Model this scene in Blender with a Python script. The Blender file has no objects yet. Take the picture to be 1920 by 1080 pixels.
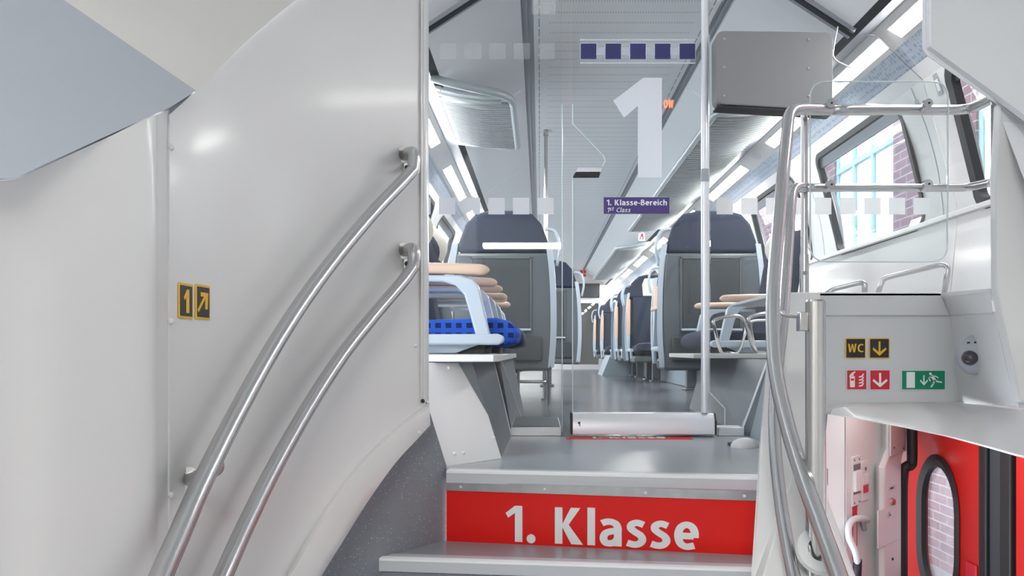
import bpy, bmesh, math, random
from mathutils import Vector, Matrix
random.seed(7)
C = bpy.context.scene.collection
F = 1500.0; VX = 1012.0; VY = 660.0
EYE = 1.19                     # camera height above the entrance floor; everything is written relative to the eye
FLOOR = -0.35                  # upper deck floor, relative to the eye
GY = 3.35                      # plane of the glass partition
CX = 0.405                     # centre line of the car
def W(px, py, d):              # point seen at (px, py), at distance d along the car
    return Vector(((px-VX)/F*d, d, (VY-py)/F*d))

# ------------------------------------------------------------------ materials
def mat(name, col, rough=0.5, metal=0.0, coat=0.0, bump=None, spec=0.5, emit=None, estr=0.0, noise=None):
    m = bpy.data.materials.new(name); m.use_nodes = True
    nt = m.node_tree; b = nt.nodes['Principled BSDF']
    b.inputs['Base Color'].default_value = (*col, 1)
    b.inputs['Roughness'].default_value = rough
    b.inputs['Metallic'].default_value = metal
    b.inputs['Coat Weight'].default_value = coat
    b.inputs['Coat Roughness'].default_value = 0.12
    b.inputs['Specular IOR Level'].default_value = spec
    if emit:
        b.inputs['Emission Color'].default_value = (*emit, 1); b.inputs['Emission Strength'].default_value = estr
    tc = nt.nodes.new('ShaderNodeTexCoord')
    if noise:      # (scale, amount) colour variation
        n = nt.nodes.new('ShaderNodeTexNoise'); n.inputs['Scale'].default_value = noise[0]; n.inputs['Detail'].default_value = 4
        nt.links.new(tc.outputs['Object'], n.inputs['Vector'])
        mx = nt.nodes.new('ShaderNodeMix'); mx.data_type = 'RGBA'
        mx.inputs[6].default_value = (*[c*(1-noise[1]) for c in col], 1); mx.inputs[7].default_value = (*[min(1, c*(1+noise[1])) for c in col], 1)
        nt.links.new(n.outputs['Fac'], mx.inputs[0]); nt.links.new(mx.outputs[2], b.inputs['Base Color'])
    if bump:       # (scale, strength)
        n = nt.nodes.new('ShaderNodeTexNoise'); n.inputs['Scale'].default_value = bump[0]; n.inputs['Detail'].default_value = 3
        nt.links.new(tc.outputs['Object'], n.inputs['Vector'])
        bp = nt.nodes.new('ShaderNodeBump'); bp.inputs['Strength'].default_value = bump[1]; bp.inputs['Distance'].default_value = 0.001
        nt.links.new(n.outputs['Fac'], bp.inputs['Height']); nt.links.new(bp.outputs['Normal'], b.inputs['Normal'])
    return m
def speckled(name, base, light, dark, rough=0.45, scale=260):
    m = mat(name, base, rough); nt = m.node_tree; b = nt.nodes['Principled BSDF']
    tc = nt.nodes.new('ShaderNodeTexCoord'); last = None
    prev = base
    cur = None
    for k, (col, sc, lo) in enumerate(((light, scale, 0.20), (dark, scale*1.4, 0.16))):
        v = nt.nodes.new('ShaderNodeTexVoronoi'); v.inputs['Scale'].default_value = sc
        nt.links.new(tc.outputs['Object'], v.inputs['Vector'])
        sep = nt.nodes.new('ShaderNodeSeparateColor'); nt.links.new(v.outputs['Color'], sep.inputs[0])
        a = nt.nodes.new('ShaderNodeMath'); a.operation = 'LESS_THAN'; a.inputs[1].default_value = 0.24
        nt.links.new(v.outputs['Distance'], a.inputs[0])
        c = nt.nodes.new('ShaderNodeMath'); c.operation = 'LESS_THAN'; c.inputs[1].default_value = lo
        nt.links.new(sep.outputs[k], c.inputs[0])
        ml = nt.nodes.new('ShaderNodeMath'); ml.operation = 'MULTIPLY'
        nt.links.new(a.outputs[0], ml.inputs[0]); nt.links.new(c.outputs[0], ml.inputs[1])
        mx = nt.nodes.new('ShaderNodeMix'); mx.data_type = 'RGBA'
        mx.inputs[6].default_value = (*base, 1); mx.inputs[7].default_value = (*col, 1)
        nt.links.new(ml.outputs[0], mx.inputs[0])
        if cur: nt.links.new(cur, mx.inputs[6])
        cur = mx.outputs[2]
    nt.links.new(cur, b.inputs['Base Color'])
    return m
def thin_glass(name, tint=(0.93,0.96,0.97), refl=1.0, rough=0.0, haze=0.0):
    m = bpy.data.materials.new(name); m.use_nodes = True; nt = m.node_tree; nt.nodes.clear()
    o = nt.nodes.new('ShaderNodeOutputMaterial'); t = nt.nodes.new('ShaderNodeBsdfTransparent'); t.inputs[0].default_value = (*tint, 1)
    g = nt.nodes.new('ShaderNodeBsdfGlossy'); g.inputs['Roughness'].default_value = rough; g.inputs[0].default_value = (1,1,1,1)
    f = nt.nodes.new('ShaderNodeFresnel'); f.inputs[0].default_value = 1.45
    mu = nt.nodes.new('ShaderNodeMath'); mu.operation = 'MULTIPLY'; mu.inputs[1].default_value = refl
    nt.links.new(f.outputs[0], mu.inputs[0])
    mx = nt.nodes.new('ShaderNodeMixShader'); nt.links.new(mu.outputs[0], mx.inputs[0])
    base = t.outputs[0]
    if haze:
        d = nt.nodes.new('ShaderNodeBsdfDiffuse'); d.inputs[0].default_value = (0.8,0.85,0.9,1)
        m2 = nt.nodes.new('ShaderNodeMixShader'); m2.inputs[0].default_value = haze
        nt.links.new(t.outputs[0], m2.inputs[1]); nt.links.new(d.outputs[0], m2.inputs[2]); base = m2.outputs[0]
    nt.links.new(base, mx.inputs[1]); nt.links.new(g.outputs[0], mx.inputs[2]); nt.links.new(mx.outputs[0], o.inputs[0])
    return m
def frosted(name, col, alpha):
    m = mat(name, col, 0.6); m.node_tree.nodes['Principled BSDF'].inputs['Alpha'].default_value = alpha
    return m
def emission(name, col, s):
    m = bpy.data.materials.new(name); m.use_nodes = True; nt = m.node_tree; nt.nodes.clear()
    o = nt.nodes.new('ShaderNodeOutputMaterial'); e = nt.nodes.new('ShaderNodeEmission')
    e.inputs[0].default_value = (*col, 1); e.inputs[1].default_value = s; nt.links.new(e.outputs[0], o.inputs[0]); return m

M = {}
M['white'] = mat('white_panel_paint', (0.78,0.775,0.765), 0.34, coat=0.25, bump=(140,0.04))
M['wallwhite'] = mat('satin_white_wall', (0.80,0.795,0.79), 0.38, coat=0.15, bump=(3,0.05))
M['cream'] = mat('cream_ceiling_paint', (0.80,0.79,0.75), 0.5)
M['softgrey'] = mat('blue_grey_bulkhead_paint', (0.50,0.54,0.60), 0.5, bump=(900,0.15))  # even tone, darker and bluer than the white wall panels
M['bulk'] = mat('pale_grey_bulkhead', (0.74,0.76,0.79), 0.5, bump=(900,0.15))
M['ceil'] = mat('ceiling_panel', (0.87,0.89,0.90), 0.5)
M['ceil2'] = mat('ceiling_side_panel', (0.87,0.89,0.90), 0.5)
M['channel'] = mat('grey_channel', (0.36,0.38,0.42), 0.5)
M['darkgap'] = mat('dark_gasket', (0.02,0.025,0.03), 0.6)
M['console'] = mat('grey_console', (0.66,0.67,0.675), 0.45, bump=(1200,0.15))
M['floor'] = speckled('speckled_floor', (0.30,0.325,0.35), (0.42,0.44,0.46), (0.18,0.2,0.22), 0.30, 300)
M['saloonfloor'] = speckled('saloon_floor', (0.115,0.125,0.14), (0.17,0.18,0.20), (0.08,0.085,0.09), 0.22, 300)
M['speck'] = speckled('speckled_wall_lining', (0.23,0.245,0.275), (0.58,0.60,0.63), (0.07,0.07,0.08), 0.4, 170)
M['plinth'] = mat('grey_plinth_laminate', (0.12,0.135,0.15), 0.35, noise=(12,0.12))
M['sideblue'] = mat('blue_grey_side_panel', (0.30,0.36,0.41), 0.4)
M['alu'] = mat('satin_aluminium', (0.80,0.81,0.84), 0.35, metal=0.35)
M['nose'] = mat('light_grey_nosing', (0.60,0.62,0.65), 0.4, metal=0.15)
M['steel'] = mat('brushed_stainless', (0.58,0.575,0.57), 0.25, metal=1.0, bump=(400,0.08))
M['steeldull'] = mat('brushed_strip', (0.46,0.46,0.47), 0.25, metal=0.9, noise=(25,0.25))
M['displaygrey'] = mat('grey_metallic_casing', (0.24,0.24,0.25), 0.6, metal=0.0, bump=(900,0.4))
M['red'] = mat('red_gloss', (0.78,0.010,0.006), 0.35, coat=0.05, spec=0.3)
M['doorred'] = mat('red_door_paint', (0.66,0.015,0.012), 0.28, coat=0.3)
M['rubber'] = mat('black_rubber', (0.02,0.02,0.022), 0.5)
M['decal'] = mat('white_lettering', (0.86,0.87,0.88), 0.5)
M['black'] = mat('black_print', (0.018,0.02,0.024), 0.5)
M['yellow'] = mat('yellow_print', (0.88,0.50,0.02), 0.5)
M['signred'] = mat('red_print', (0.66,0.02,0.04), 0.5)
M['signgreen'] = mat('green_print', (0.0,0.24,0.12), 0.5)
M['purple'] = mat('violet_print', (0.075,0.05,0.20), 0.5)
M['navyprint'] = mat('navy_print', (0.035,0.035,0.14), 0.5)
M['navy'] = mat('navy_seat_fabric', (0.030,0.040,0.068), 0.9, bump=(700,0.5), noise=(60,0.2))
M['shell'] = mat('grey_seat_shell', (0.10,0.12,0.135), 0.40, bump=(900,0.2))
M['shelldark'] = mat('dark_seat_pocket', (0.05,0.06,0.065), 0.45)
M['frame'] = mat('pale_blue_grey_frame', (0.52,0.60,0.69), 0.28, coat=0.3)
M['wood'] = None
M['headrest'] = mat('cream_headrest_cover', (0.80,0.78,0.70), 0.8)
M['post'] = mat('grey_post', (0.20,0.22,0.25), 0.35, metal=0.5)
M['glass'] = thin_glass('partition_glass', (0.975,0.985,0.99), 0.5, haze=0.012)
M['plexi'] = thin_glass('clear_acrylic', (0.975,0.99,0.99), 0.6)
M['edge'] = mat('bright_glass_edge', (0.75,0.85,0.86), 0.2)
M['winglass'] = thin_glass('window_glass', (0.96,0.98,0.99), 0.6)
M['frost'] = frosted('etched_square', (0.95,0.96,0.97), 0.86)
M['frostfaint'] = frosted('faint_etched_square', (0.78,0.81,0.84), 0.10)
M['frostone'] = frosted('etched_numeral', (0.86,0.88,0.94), 0.93)
M['frostline'] = frosted('etched_line', (0.70,0.74,0.82), 0.75)
M['frostband'] = frosted('etched_band', (0.62,0.68,0.76), 0.45)
M['lamp'] = emission('lamp_diffuser', (1.0,0.98,0.95), 48.0)
M['lampnear'] = emission('stairwell_strip_diffuser', (1.0,0.98,0.95), 20.0)
M['lampv'] = emission('vestibule_lamp_diffuser', (1.0,0.98,0.95), 22.0)
M['lampe'] = emission('entrance_lamp_diffuser', (1.0,0.98,0.95), 2.0)
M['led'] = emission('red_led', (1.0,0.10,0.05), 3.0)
M['rackglass'] = mat('pale_rack_profile', (0.50,0.56,0.58), 0.3, metal=0.2)
M['rib'] = mat('ribbed_rack_underside', (0.46,0.49,0.50), 0.5)
M['frameteal'] = mat('turquoise_window_frame', (0.42,0.66,0.68), 0.5)
M['pane'] = mat('pale_building_pane', (0.93,0.95,0.96), 0.3)  # near-white colour stands in for sky reflected in the panes
M['asphalt'] = mat('platform_asphalt', (0.28,0.28,0.28), 0.9, noise=(9,0.2))
M['dome'] = mat('dome_housing', (0.45,0.48,0.54), 0.35)
M['lens'] = mat('smoked_dome_lens', (0.02,0.02,0.03), 0.05, coat=1.0)
M['ring'] = mat('white_ring', (0.72,0.73,0.74), 0.4)

def wood_mat():
    m = mat('light_beech_wood', (0.72,0.47,0.31), 0.4); nt = m.node_tree; b = nt.nodes['Principled BSDF']
    tc = nt.nodes.new('ShaderNodeTexCoord'); mp = nt.nodes.new('ShaderNodeMapping'); mp.inputs['Scale'].default_value = (3,40,40)
    n = nt.nodes.new('ShaderNodeTexNoise'); n.inputs['Scale'].default_value = 3; n.inputs['Detail'].default_value = 6
    mx = nt.nodes.new('ShaderNodeMix'); mx.data_type = 'RGBA'
    mx.inputs[6].default_value = (0.72,0.50,0.37,1); mx.inputs[7].default_value = (0.80,0.60,0.47,1)
    nt.links.new(tc.outputs['Object'], mp.inputs[0]); nt.links.new(mp.outputs[0], n.inputs['Vector'])
    nt.links.new(n.outputs['Fac'], mx.inputs[0]); nt.links.new(mx.outputs[2], b.inputs['Base Color']); return m
M['wood'] = wood_mat()
def check_fabric():
    m = mat('blue_check_fabric', (0.02,0.09,0.55), 0.9, bump=(700,0.5)); nt = m.node_tree; b = nt.nodes['Principled BSDF']
    tc = nt.nodes.new('ShaderNodeTexCoord'); sep = nt.nodes.new('ShaderNodeSeparateXYZ')
    nt.links.new(tc.outputs['Object'], sep.inputs[0])
    def cells(sock, p, w, off):
        a = nt.nodes.new('ShaderNodeMath'); a.operation = 'ADD'; a.inputs[1].default_value = off; nt.links.new(sock, a.inputs[0])
        w_ = nt.nodes.new('ShaderNodeMath'); w_.operation = 'PINGPONG'; w_.inputs[1].default_value = p/2; nt.links.new(a.outputs[0], w_.inputs[0])
        l = nt.nodes.new('ShaderNodeMath'); l.operation = 'LESS_THAN'; l.inputs[1].default_value = w/2; nt.links.new(w_.outputs[0], l.inputs[0]); return l.outputs[0]
    sx = cells(sep.outputs[0], 0.036, 0.020, 0.0); sy = cells(sep.outputs[1], 0.036, 0.020, 0.0); sz = cells(sep.outputs[2], 0.034, 0.018, 0.004)
    def mul(a, c):
        x = nt.nodes.new('ShaderNodeMath'); x.operation = 'MULTIPLY'; nt.links.new(a, x.inputs[0]); nt.links.new(c, x.inputs[1]); return x.outputs[0]
    # front faces use x/z on the side and y/z on the nose: pick by the normal
    geo = nt.nodes.new('ShaderNodeNewGeometry'); sn = nt.nodes.new('ShaderNodeSeparateXYZ'); nt.links.new(geo.outputs['Normal'], sn.inputs[0])
    ab = nt.nodes.new('ShaderNodeMath'); ab.operation = 'ABSOLUTE'; nt.links.new(sn.outputs[1], ab.inputs[0])
    g = nt.nodes.new('ShaderNodeMath'); g.operation = 'GREATER_THAN'; g.inputs[1].default_value = 0.6; nt.links.new(ab.outputs[0], g.inputs[0])
    f = nt.nodes.new('ShaderNodeMix'); f.data_type = 'FLOAT'
    nt.links.new(g.outputs[0], f.inputs[0]); nt.links.new(mul(sy, sz), f.inputs[2]); nt.links.new(mul(sx, sz), f.inputs[3])
    mx = nt.nodes.new('ShaderNodeMix'); mx.data_type = 'RGBA'; mx.inputs[6].default_value = (0.02,0.11,0.58,1); mx.inputs[7].default_value = (0.012,0.015,0.10,1)
    nt.links.new(f.outputs[0], mx.inputs[0]); nt.links.new(mx.outputs[2], b.inputs['Base Color']); return m
M['check'] = check_fabric()
def perforated():
    # ceiling panel: rows of pin holes across the car and a line of slots along both edges
    m = mat('perforated_ceiling', (0.66,0.69,0.71), 0.5); nt = m.node_tree; b = nt.nodes['Principled BSDF']
    tc = nt.nodes.new('ShaderNodeTexCoord'); sep = nt.nodes.new('ShaderNodeSeparateXYZ'); nt.links.new(tc.outputs['Object'], sep.inputs[0])
    def mth(op, a, c=None):
        x = nt.nodes.new('ShaderNodeMath'); x.operation = op
        for i, v in enumerate((a, c)):
            if v is None: continue
            if isinstance(v, (int, float)): x.inputs[i].default_value = v
            else: nt.links.new(v, x.inputs[i])
        return x.outputs[0]
    X, Y = sep.outputs[0], sep.outputs[1]
    rows = mth('LESS_THAN', mth('PINGPONG', Y, 0.0615), 0.010)
    fine = mth('LESS_THAN', mth('PINGPONG', Y, 0.0050), 0.0025)
    dots = mth('LESS_THAN', mth('PINGPONG', X, 0.0065), 0.0028)
    inner = mth('LESS_THAN', mth('ABSOLUTE', mth('SUBTRACT', X, CX)), 0.36)
    hole = mth('MULTIPLY', mth('MULTIPLY', rows, fine), mth('MULTIPLY', dots, inner))
    line = mth('LESS_THAN', mth('ABSOLUTE', mth('SUBTRACT', mth('ABSOLUTE', mth('SUBTRACT', X, CX)), 0.408)), 0.003)
    dash = mth('LESS_THAN', mth('PINGPONG', Y, 0.0615), 0.048)
    h = mth('MAXIMUM', hole, mth('MULTIPLY', line, dash))
    mx = nt.nodes.new('ShaderNodeMix'); mx.data_type = 'RGBA'; mx.inputs[6].default_value = (0.87,0.89,0.90,1); mx.inputs[7].default_value = (0.34,0.36,0.38,1)
    nt.links.new(h, mx.inputs[0]); nt.links.new(mx.outputs[2], b.inputs['Base Color']); return m
M['perf'] = perforated()
def notice_band():
    m = mat('blue_dotted_band', (0.70,0.76,0.86), 0.35); nt = m.node_tree; b = nt.nodes['Principled BSDF']
    tc = nt.nodes.new('ShaderNodeTexCoord'); mp = nt.nodes.new('ShaderNodeMapping'); mp.inputs['Scale'].default_value = (1,1.0,1)
    v = nt.nodes.new('ShaderNodeTexVoronoi'); v.inputs['Scale'].default_value = 42; v.inputs['Randomness'].default_value = 0.35
    nt.links.new(tc.outputs['Object'], mp.inputs[0]); nt.links.new(mp.outputs[0], v.inputs['Vector'])
    l = nt.nodes.new('ShaderNodeMath'); l.operation = 'LESS_THAN'; l.inputs[1].default_value = 0.42; nt.links.new(v.outputs['Distance'], l.inputs[0])
    mx = nt.nodes.new('ShaderNodeMix'); mx.data_type = 'RGBA'; mx.inputs[6].default_value = (0.56,0.62,0.70,1); mx.inputs[7].default_value = (0.38,0.44,0.58,1)
    nt.links.new(l.outputs[0], mx.inputs[0]); nt.links.new(mx.outputs[2], b.inputs['Base Color']); return m
M['band'] = notice_band()
def brick():
    m = mat('red_brick', (0.5,0.25,0.22), 0.85); nt = m.node_tree; b = nt.nodes['Principled BSDF']
    tc = nt.nodes.new('ShaderNodeTexCoord'); sep = nt.nodes.new('ShaderNodeSeparateXYZ'); cb = nt.nodes.new('ShaderNodeCombineXYZ')
    nt.links.new(tc.outputs['Object'], sep.inputs[0]); nt.links.new(sep.outputs[1], cb.inputs[0]); nt.links.new(sep.outputs[2], cb.inputs[1])
    br = nt.nodes.new('ShaderNodeTexBrick'); br.inputs['Scale'].default_value = 1.0
    br.inputs['Brick Width'].default_value = 0.24; br.inputs['Row Height'].default_value = 0.077; br.inputs['Mortar Size'].default_value = 0.005
    br.inputs['Color1'].default_value = (0.30,0.175,0.19,1); br.inputs['Color2'].default_value = (0.21,0.125,0.145,1); br.inputs['Mortar'].default_value = (0.45,0.44,0.46,1)
    nt.links.new(cb.outputs[0], br.inputs['Vector']); nt.links.new(br.outputs['Color'], b.inputs['Base Color']); return m
M['brick'] = brick()

# ------------------------------------------------------------------ mesh helpers
class MB:
    def __init__(s): s.bm = bmesh.new()
    def prism(s, poly, vec):
        vec = Vector(vec); a = [s.bm.verts.new(Vector(p)) for p in poly]; b = [s.bm.verts.new(Vector(p)+vec) for p in poly]
        n = len(a); s.bm.faces.new(a); s.bm.faces.new(b[::-1])
        for i in range(n): s.bm.faces.new((a[i], b[i], b[(i+1)%n], a[(i+1)%n]))
        return s
    def box(s, lo, hi):
        x0,y0,z0 = lo; x1,y1,z1 = hi
        return s.prism([(x0,y0,z0),(x1,y0,z0),(x1,y1,z0),(x0,y1,z0)], (0,0,z1-z0))
    def loft(s, rings, caps=True, closed=True):
        vs = [[s.bm.verts.new(Vector(p)) for p in r] for r in rings]
        n = len(vs[0])
        for a, b in zip(vs, vs[1:]):
            for i in range(n if closed else n-1):
                j = (i+1) % n
                s.bm.faces.new((a[i], a[j], b[j], b[i]))
        if caps and closed: s.bm.faces.new(vs[0][::-1]); s.bm.faces.new(vs[-1])
        return s
    def tube(s, pts, r, seg=14, rr=None):
        pts = [Vector(p) for p in pts]; rings = []
        t0 = (pts[1]-pts[0]).normalized(); up = Vector((0,0,1)) if abs(t0.z) < 0.9 else Vector((0,1,0))
        u = t0.cross(up).normalized()
        for i, p in enumerate(pts):
            t = ((pts[min(i+1,len(pts)-1)]-p).normalized() + (p-pts[max(i-1,0)]).normalized())
            t.normalize(); u = (u - t*u.dot(t)).normalized(); v = t.cross(u)
            q = rr[i] if rr else r
            rings.append([p + (u*math.cos(2*math.pi*k/seg) + v*math.sin(2*math.pi*k/seg))*q for k in range(seg)])
        return s.loft(rings)
    def cyl(s, a, b, r, seg=20, r2=None):
        return s.tube([a, b], r, seg, rr=[r, r2 if r2 is not None else r])
    def ball(s, c, rx, ry=None, rz=None, u=20, v=12):
        ry = ry or rx; rz = rz or rx; c = Vector(c); rings = []
        for j in range(1, v):
            th = math.pi*j/v
            rings.append([c+Vector((rx*math.sin(th)*math.cos(2*math.pi*k/u), ry*math.sin(th)*math.sin(2*math.pi*k/u), rz*math.cos(th))) for k in range(u)])
        return s.loft(rings)
    def text(s, body, w, h, bold=0.0, shear=0.0, depth=0.002, o=(0,0,0), sx=None):
        cu = bpy.data.curves.new('t', 'FONT'); cu.body = body; cu.offset = bold; cu.shear = shear; cu.extrude = 0.02; cu.resolution_u = 8
        ob = bpy.data.objects.new('t', cu); C.objects.link(ob); dg = bpy.context.evaluated_depsgraph_get(); dg.update()
        me = bpy.data.meshes.new_from_object(ob.evaluated_get(dg)); bpy.data.objects.remove(ob)
        xs = [v.co.x for v in me.vertices]; ys = [v.co.y for v in me.vertices]; zs = [v.co.z for v in me.vertices]
        x0, x1, y0, y1 = min(xs), max(xs), min(ys), max(ys)
        kx = w/(x1-x0); ky = h/(y1-y0)
        for v in me.vertices: v.co = Vector((o[0]+(v.co.x-x0)*kx, o[1]-(v.co.z-min(zs))/(max(zs)-min(zs))*depth, o[2]+(v.co.y-y0)*ky))
        s.bm.from_mesh(me); return s
    def ribbon(s, pts, w, depth, o, k, shear, curve):
        P = [Vector((x, y)) for x, y in pts]
        if curve: P = [Vector((p.x, p.y)) for p in catmull([Vector((q.x, q.y, 0)) for q in P], 5)]
        L_, R_ = [], []
        for i, p in enumerate(P):
            a = (p-P[i-1]).normalized() if i else (P[1]-p).normalized()
            b = (P[i+1]-p).normalized() if i < len(P)-1 else a
            t = (a+b).normalized(); n = Vector((-t.y, t.x)); m = min(1.6, 1/max(0.3, t.dot(a))); q = w/2*m
            L_.append(p+n*q); R_.append(p-n*q)
        def T(v, dy): return Vector((o[0]+(v.x+shear*v.y)*k[0], o[1]-dy, o[2]+v.y*k[1]))
        rings = [[T(l,0), T(r,0), T(r,depth), T(l,depth)] for l, r in zip(L_, R_)]
        return s.loft(rings)
    def letters(s, body, w, h, wt=0.17, shear=0.0, depth=0.002, o=(0,0,0), small=False):
        x = 0.0; parts = []; hh = wt/2
        for i, ch in enumerate(body):
            if ch == ' ': x += 0.34; continue
            strokes, adv = GLYPH[ch](hh)
            for kind, pts in strokes: parts.append((kind, [(px+x, py) for px, py in pts]))
            last = x+adv; x += adv+0.10
        kx = w/(last); k = (kx, h)
        base_depth = depth
        for qi, (kind, pts) in enumerate(parts):
            depth = base_depth*(1+0.02*qi)
            if kind == 'P': s.prism([(o[0]+(px+shear*py)*k[0], o[1], o[2]+py*k[1]) for px, py in pts], (0,-depth,0))
            elif kind == 'D':
                (cx, cy) = pts[0]; r = wt*0.60
                s.prism([(o[0]+(cx+r*math.cos(a)*1.0+shear*cy)*k[0], o[1], o[2]+(cy+r*math.sin(a)*min(1.25,kx/h))*k[1]) for a in [2*math.pi*q/16 for q in range(16)]], (0,-depth,0))
            else: s.ribbon(pts, wt, depth, o, k, shear, kind == 'C')
        return s
    def poly2(s, pts, depth=0.002, o=(0,0,0)):      # flat shape in local xz standing off towards -y
        return s.prism([(o[0]+x, o[1], o[2]+z) for x, z in pts], (0,-depth,0))
    def build(s, name, m, parent=None, bevel=0.0, smooth=False, mtx=None, seg=2):
        bm = s.bm
        bmesh.ops.remove_doubles(bm, verts=bm.verts, dist=1e-6) if not smooth else None
        bmesh.ops.recalc_face_normals(bm, faces=bm.faces)
        me = bpy.data.meshes.new(name); bm.to_mesh(me); bm.free(); me.materials.append(m)
        o = bpy.data.objects.new(name, me); C.objects.link(o)
        if mtx is not None: o.matrix_world = mtx
        if parent is not None:
            o.parent = parent
            if mtx is None: o.matrix_parent_inverse = Matrix.Identity(4)
        if bevel:
            b = o.modifiers.new('b', 'BEVEL'); b.width = bevel; b.segments = seg; b.limit_method = 'ANGLE'; b.angle_limit = math.radians(35)
            b.harden_normals = False
        if smooth or bevel:
            for p in me.polygons: p.use_smooth = True
            if not smooth or smooth == 'auto':
                me.set_sharp_from_angle(angle=math.radians(38))
        return o
def _stem(x, h, y0, y1): return ('P', [(x-h,y0),(x+h,y0),(x+h,y1),(x-h,y1)])
GLYPH = {
 '1': lambda h: ([_stem(.30,h,0,1), ('P',[(.30-h,1),(.30,1),(.30,.80),(.30-h,.80),(.06,.66),(.0,.79)])], .30+h),
 '.': lambda h: ([('D',[(.10,.10)])], .20),
 '-': lambda h: ([('P',[(0,.30),(.26,.30),(.26,.44),(0,.44)])], .26),
 'K': lambda h: ([_stem(h,h,0,1), ('P',[(2*h-.02,.50),(.36,1),(.36+2.5*h,1),(2*h+.14,.53),(.40+2.7*h,0),(.37,0)])], .40+2.7*h),
 'l': lambda h: ([_stem(h,h,0,1.02)], 2*h),
 'i': lambda h: ([_stem(h,h,0,.72), _stem(h,h,.84,1.0)], 2*h),
 'a': lambda h: ([('C',[(.05,.61),(.15,.655),(.26,.655),(.36,.60),(.40,.49),(.40,.36)]), _stem(.40,h,0,.44), ('C',[(.40,.41),(.26,.40),(.13,.34),(.085,.21),(.13,.09),(.25,.075),(.34,.12),(.39,.20)])], .40+h),
 's': lambda h: ([('C',[(.38,.61),(.24,.66),(.12,.61),(.10,.51),(.18,.42),(.31,.32),(.35,.20),(.28,.095),(.16,.07),(.02,.11)])], .42),
 'e': lambda h: ([('C',[(.09,.36),(.41,.36)]), ('C',[(.43,.32),(.43,.46),(.38,.60),(.26,.66),(.14,.59),(.085,.44),(.085,.29),(.14,.14),(.26,.075),(.42,.11)])], .50),
 'c': lambda h: ([('C',[(.40,.62),(.27,.66),(.14,.58),(.085,.43),(.085,.30),(.14,.14),(.27,.075),(.40,.11)])], .42),
 'o': lambda h: ([('C',[(.26,.66),(.13,.58),(.085,.37),(.13,.14),(.26,.075),(.40,.14),(.45,.37),(.40,.58),(.26,.66)])], .54),
 'r': lambda h: ([_stem(h,h,0,.72), ('C',[(h,.42),(.14,.56),(.24,.64),(.34,.65)])], .34),
 'h': lambda h: ([_stem(h,h,0,1.02), ('C',[(h,.46),(.18,.60),(.30,.65),(.39,.58),(.41,.44),(.41,.30)]), _stem(.41,h,0,.34)], .41+h),
 't': lambda h: ([('C',[(.16,.92),(.16,.50),(.16,.22),(.20,.11),(.28,.075),(.34,.08)]), ('P',[(.0,.60),(.33,.60),(.33,.72),(.0,.72)])], .34),
 'B': lambda h: ([_stem(h,h,0,1), ('C',[(h,1-h),(.26,1-h),(.38,.86),(.39,.70),(.30,.57),(h,.54)]), ('C',[(h,.53),(.30,.52),(.43,.42),(.45,.24),(.36,.11),(.26,h),(h,h)])], .45+h),
 'C': lambda h: ([('C',[(.56,.86),(.42,.915),(.27,.89),(.14,.76),(.09,.58),(.09,.42),(.14,.24),(.27,.11),(.42,.085),(.56,.13)])], .58),
 'W': lambda h: ([('P',[(0,1),(2*h,1),(.25,.30),(.37,.98),(.37+1.7*h,.98),(.62,.30),(.80-2*h+.02,1),(.82,1),(.67,0),(.67-2.0*h,0),(.41,.66),(.27,0),(.27-2.0*h,0)])], .82),
 'w': lambda h: ([('P',[(0,.72),(2*h,.72),(.20,.24),(.28,.70),(.28+1.6*h,.70),(.47,.24),(.62-2*h+.02,.72),(.64,.72),(.52,0),(.52-2.0*h,0),(.33,.46),(.21,0),(.21-2.0*h,0)])], .64),
}
def tag(o, label=None, cat=None, group=None, kind=None):
    if label: o['label'] = label
    if cat: o['category'] = cat
    if group: o['group'] = group
    if kind: o['kind'] = kind
    return o
def struct(o, label=None): o['kind'] = 'structure'; return tag(o, label)
def empty(name, loc, label, cat, group=None, rz=0, mtx=None):
    o = bpy.data.objects.new(name, None); C.objects.link(o); o.location = loc; o.rotation_euler = (0,0,rz); o.empty_display_size = 0.05
    if mtx is not None: o.matrix_world = mtx
    return tag(o, label, cat, group)
def copy_tree(o, parent=None):
    c = o.copy(); C.objects.link(c)
    if parent: c.parent = parent
    for ch in list(o.children): copy_tree(ch, c)
    return c
def fillet(pts, r, n=6):
    pts = [Vector(p) for p in pts]; out = [pts[0]]
    rs = r if isinstance(r, (list, tuple)) else [r]*len(pts)
    for i in range(1, len(pts)-1):
        a, b, c = pts[i-1], pts[i], pts[i+1]; u = (a-b); v = (c-b)
        q = min(rs[i], u.length*0.49, v.length*0.49); p0 = b+u.normalized()*q; p1 = b+v.normalized()*q
        for k in range(n+1):
            t = k/n; out.append(p0*(1-t)**2 + b*2*t*(1-t) + p1*t*t)
    out.append(pts[-1]); return out
def catmull(pts, n=6):
    pts = [Vector(p) for p in pts]; P = [pts[0]*2-pts[1]] + pts + [pts[-1]*2-pts[-2]]; out = []
    for i in range(1, len(P)-2):
        for k in range(n):
            t = k/n; a, b, c, d = P[i-1:i+3]
            out.append(0.5*((2*b)+(c-a)*t+(2*a-5*b+4*c-d)*t*t+(-a+3*b-3*c+d)*t**3))
    out.append(pts[-1]); return out
def frame_mtx(o, u, v):          # local x = u, local z = v, local -y = facing direction
    u = Vector(u).normalized(); v = Vector(v).normalized(); n = v.cross(u).normalized(); v = u.cross(n).normalized()
    m = Matrix.Identity(4)
    for i in range(3): m[i][0] = u[i]; m[i][1] = n[i]; m[i][2] = v[i]; m[i][3] = o[i]
    return m
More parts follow.
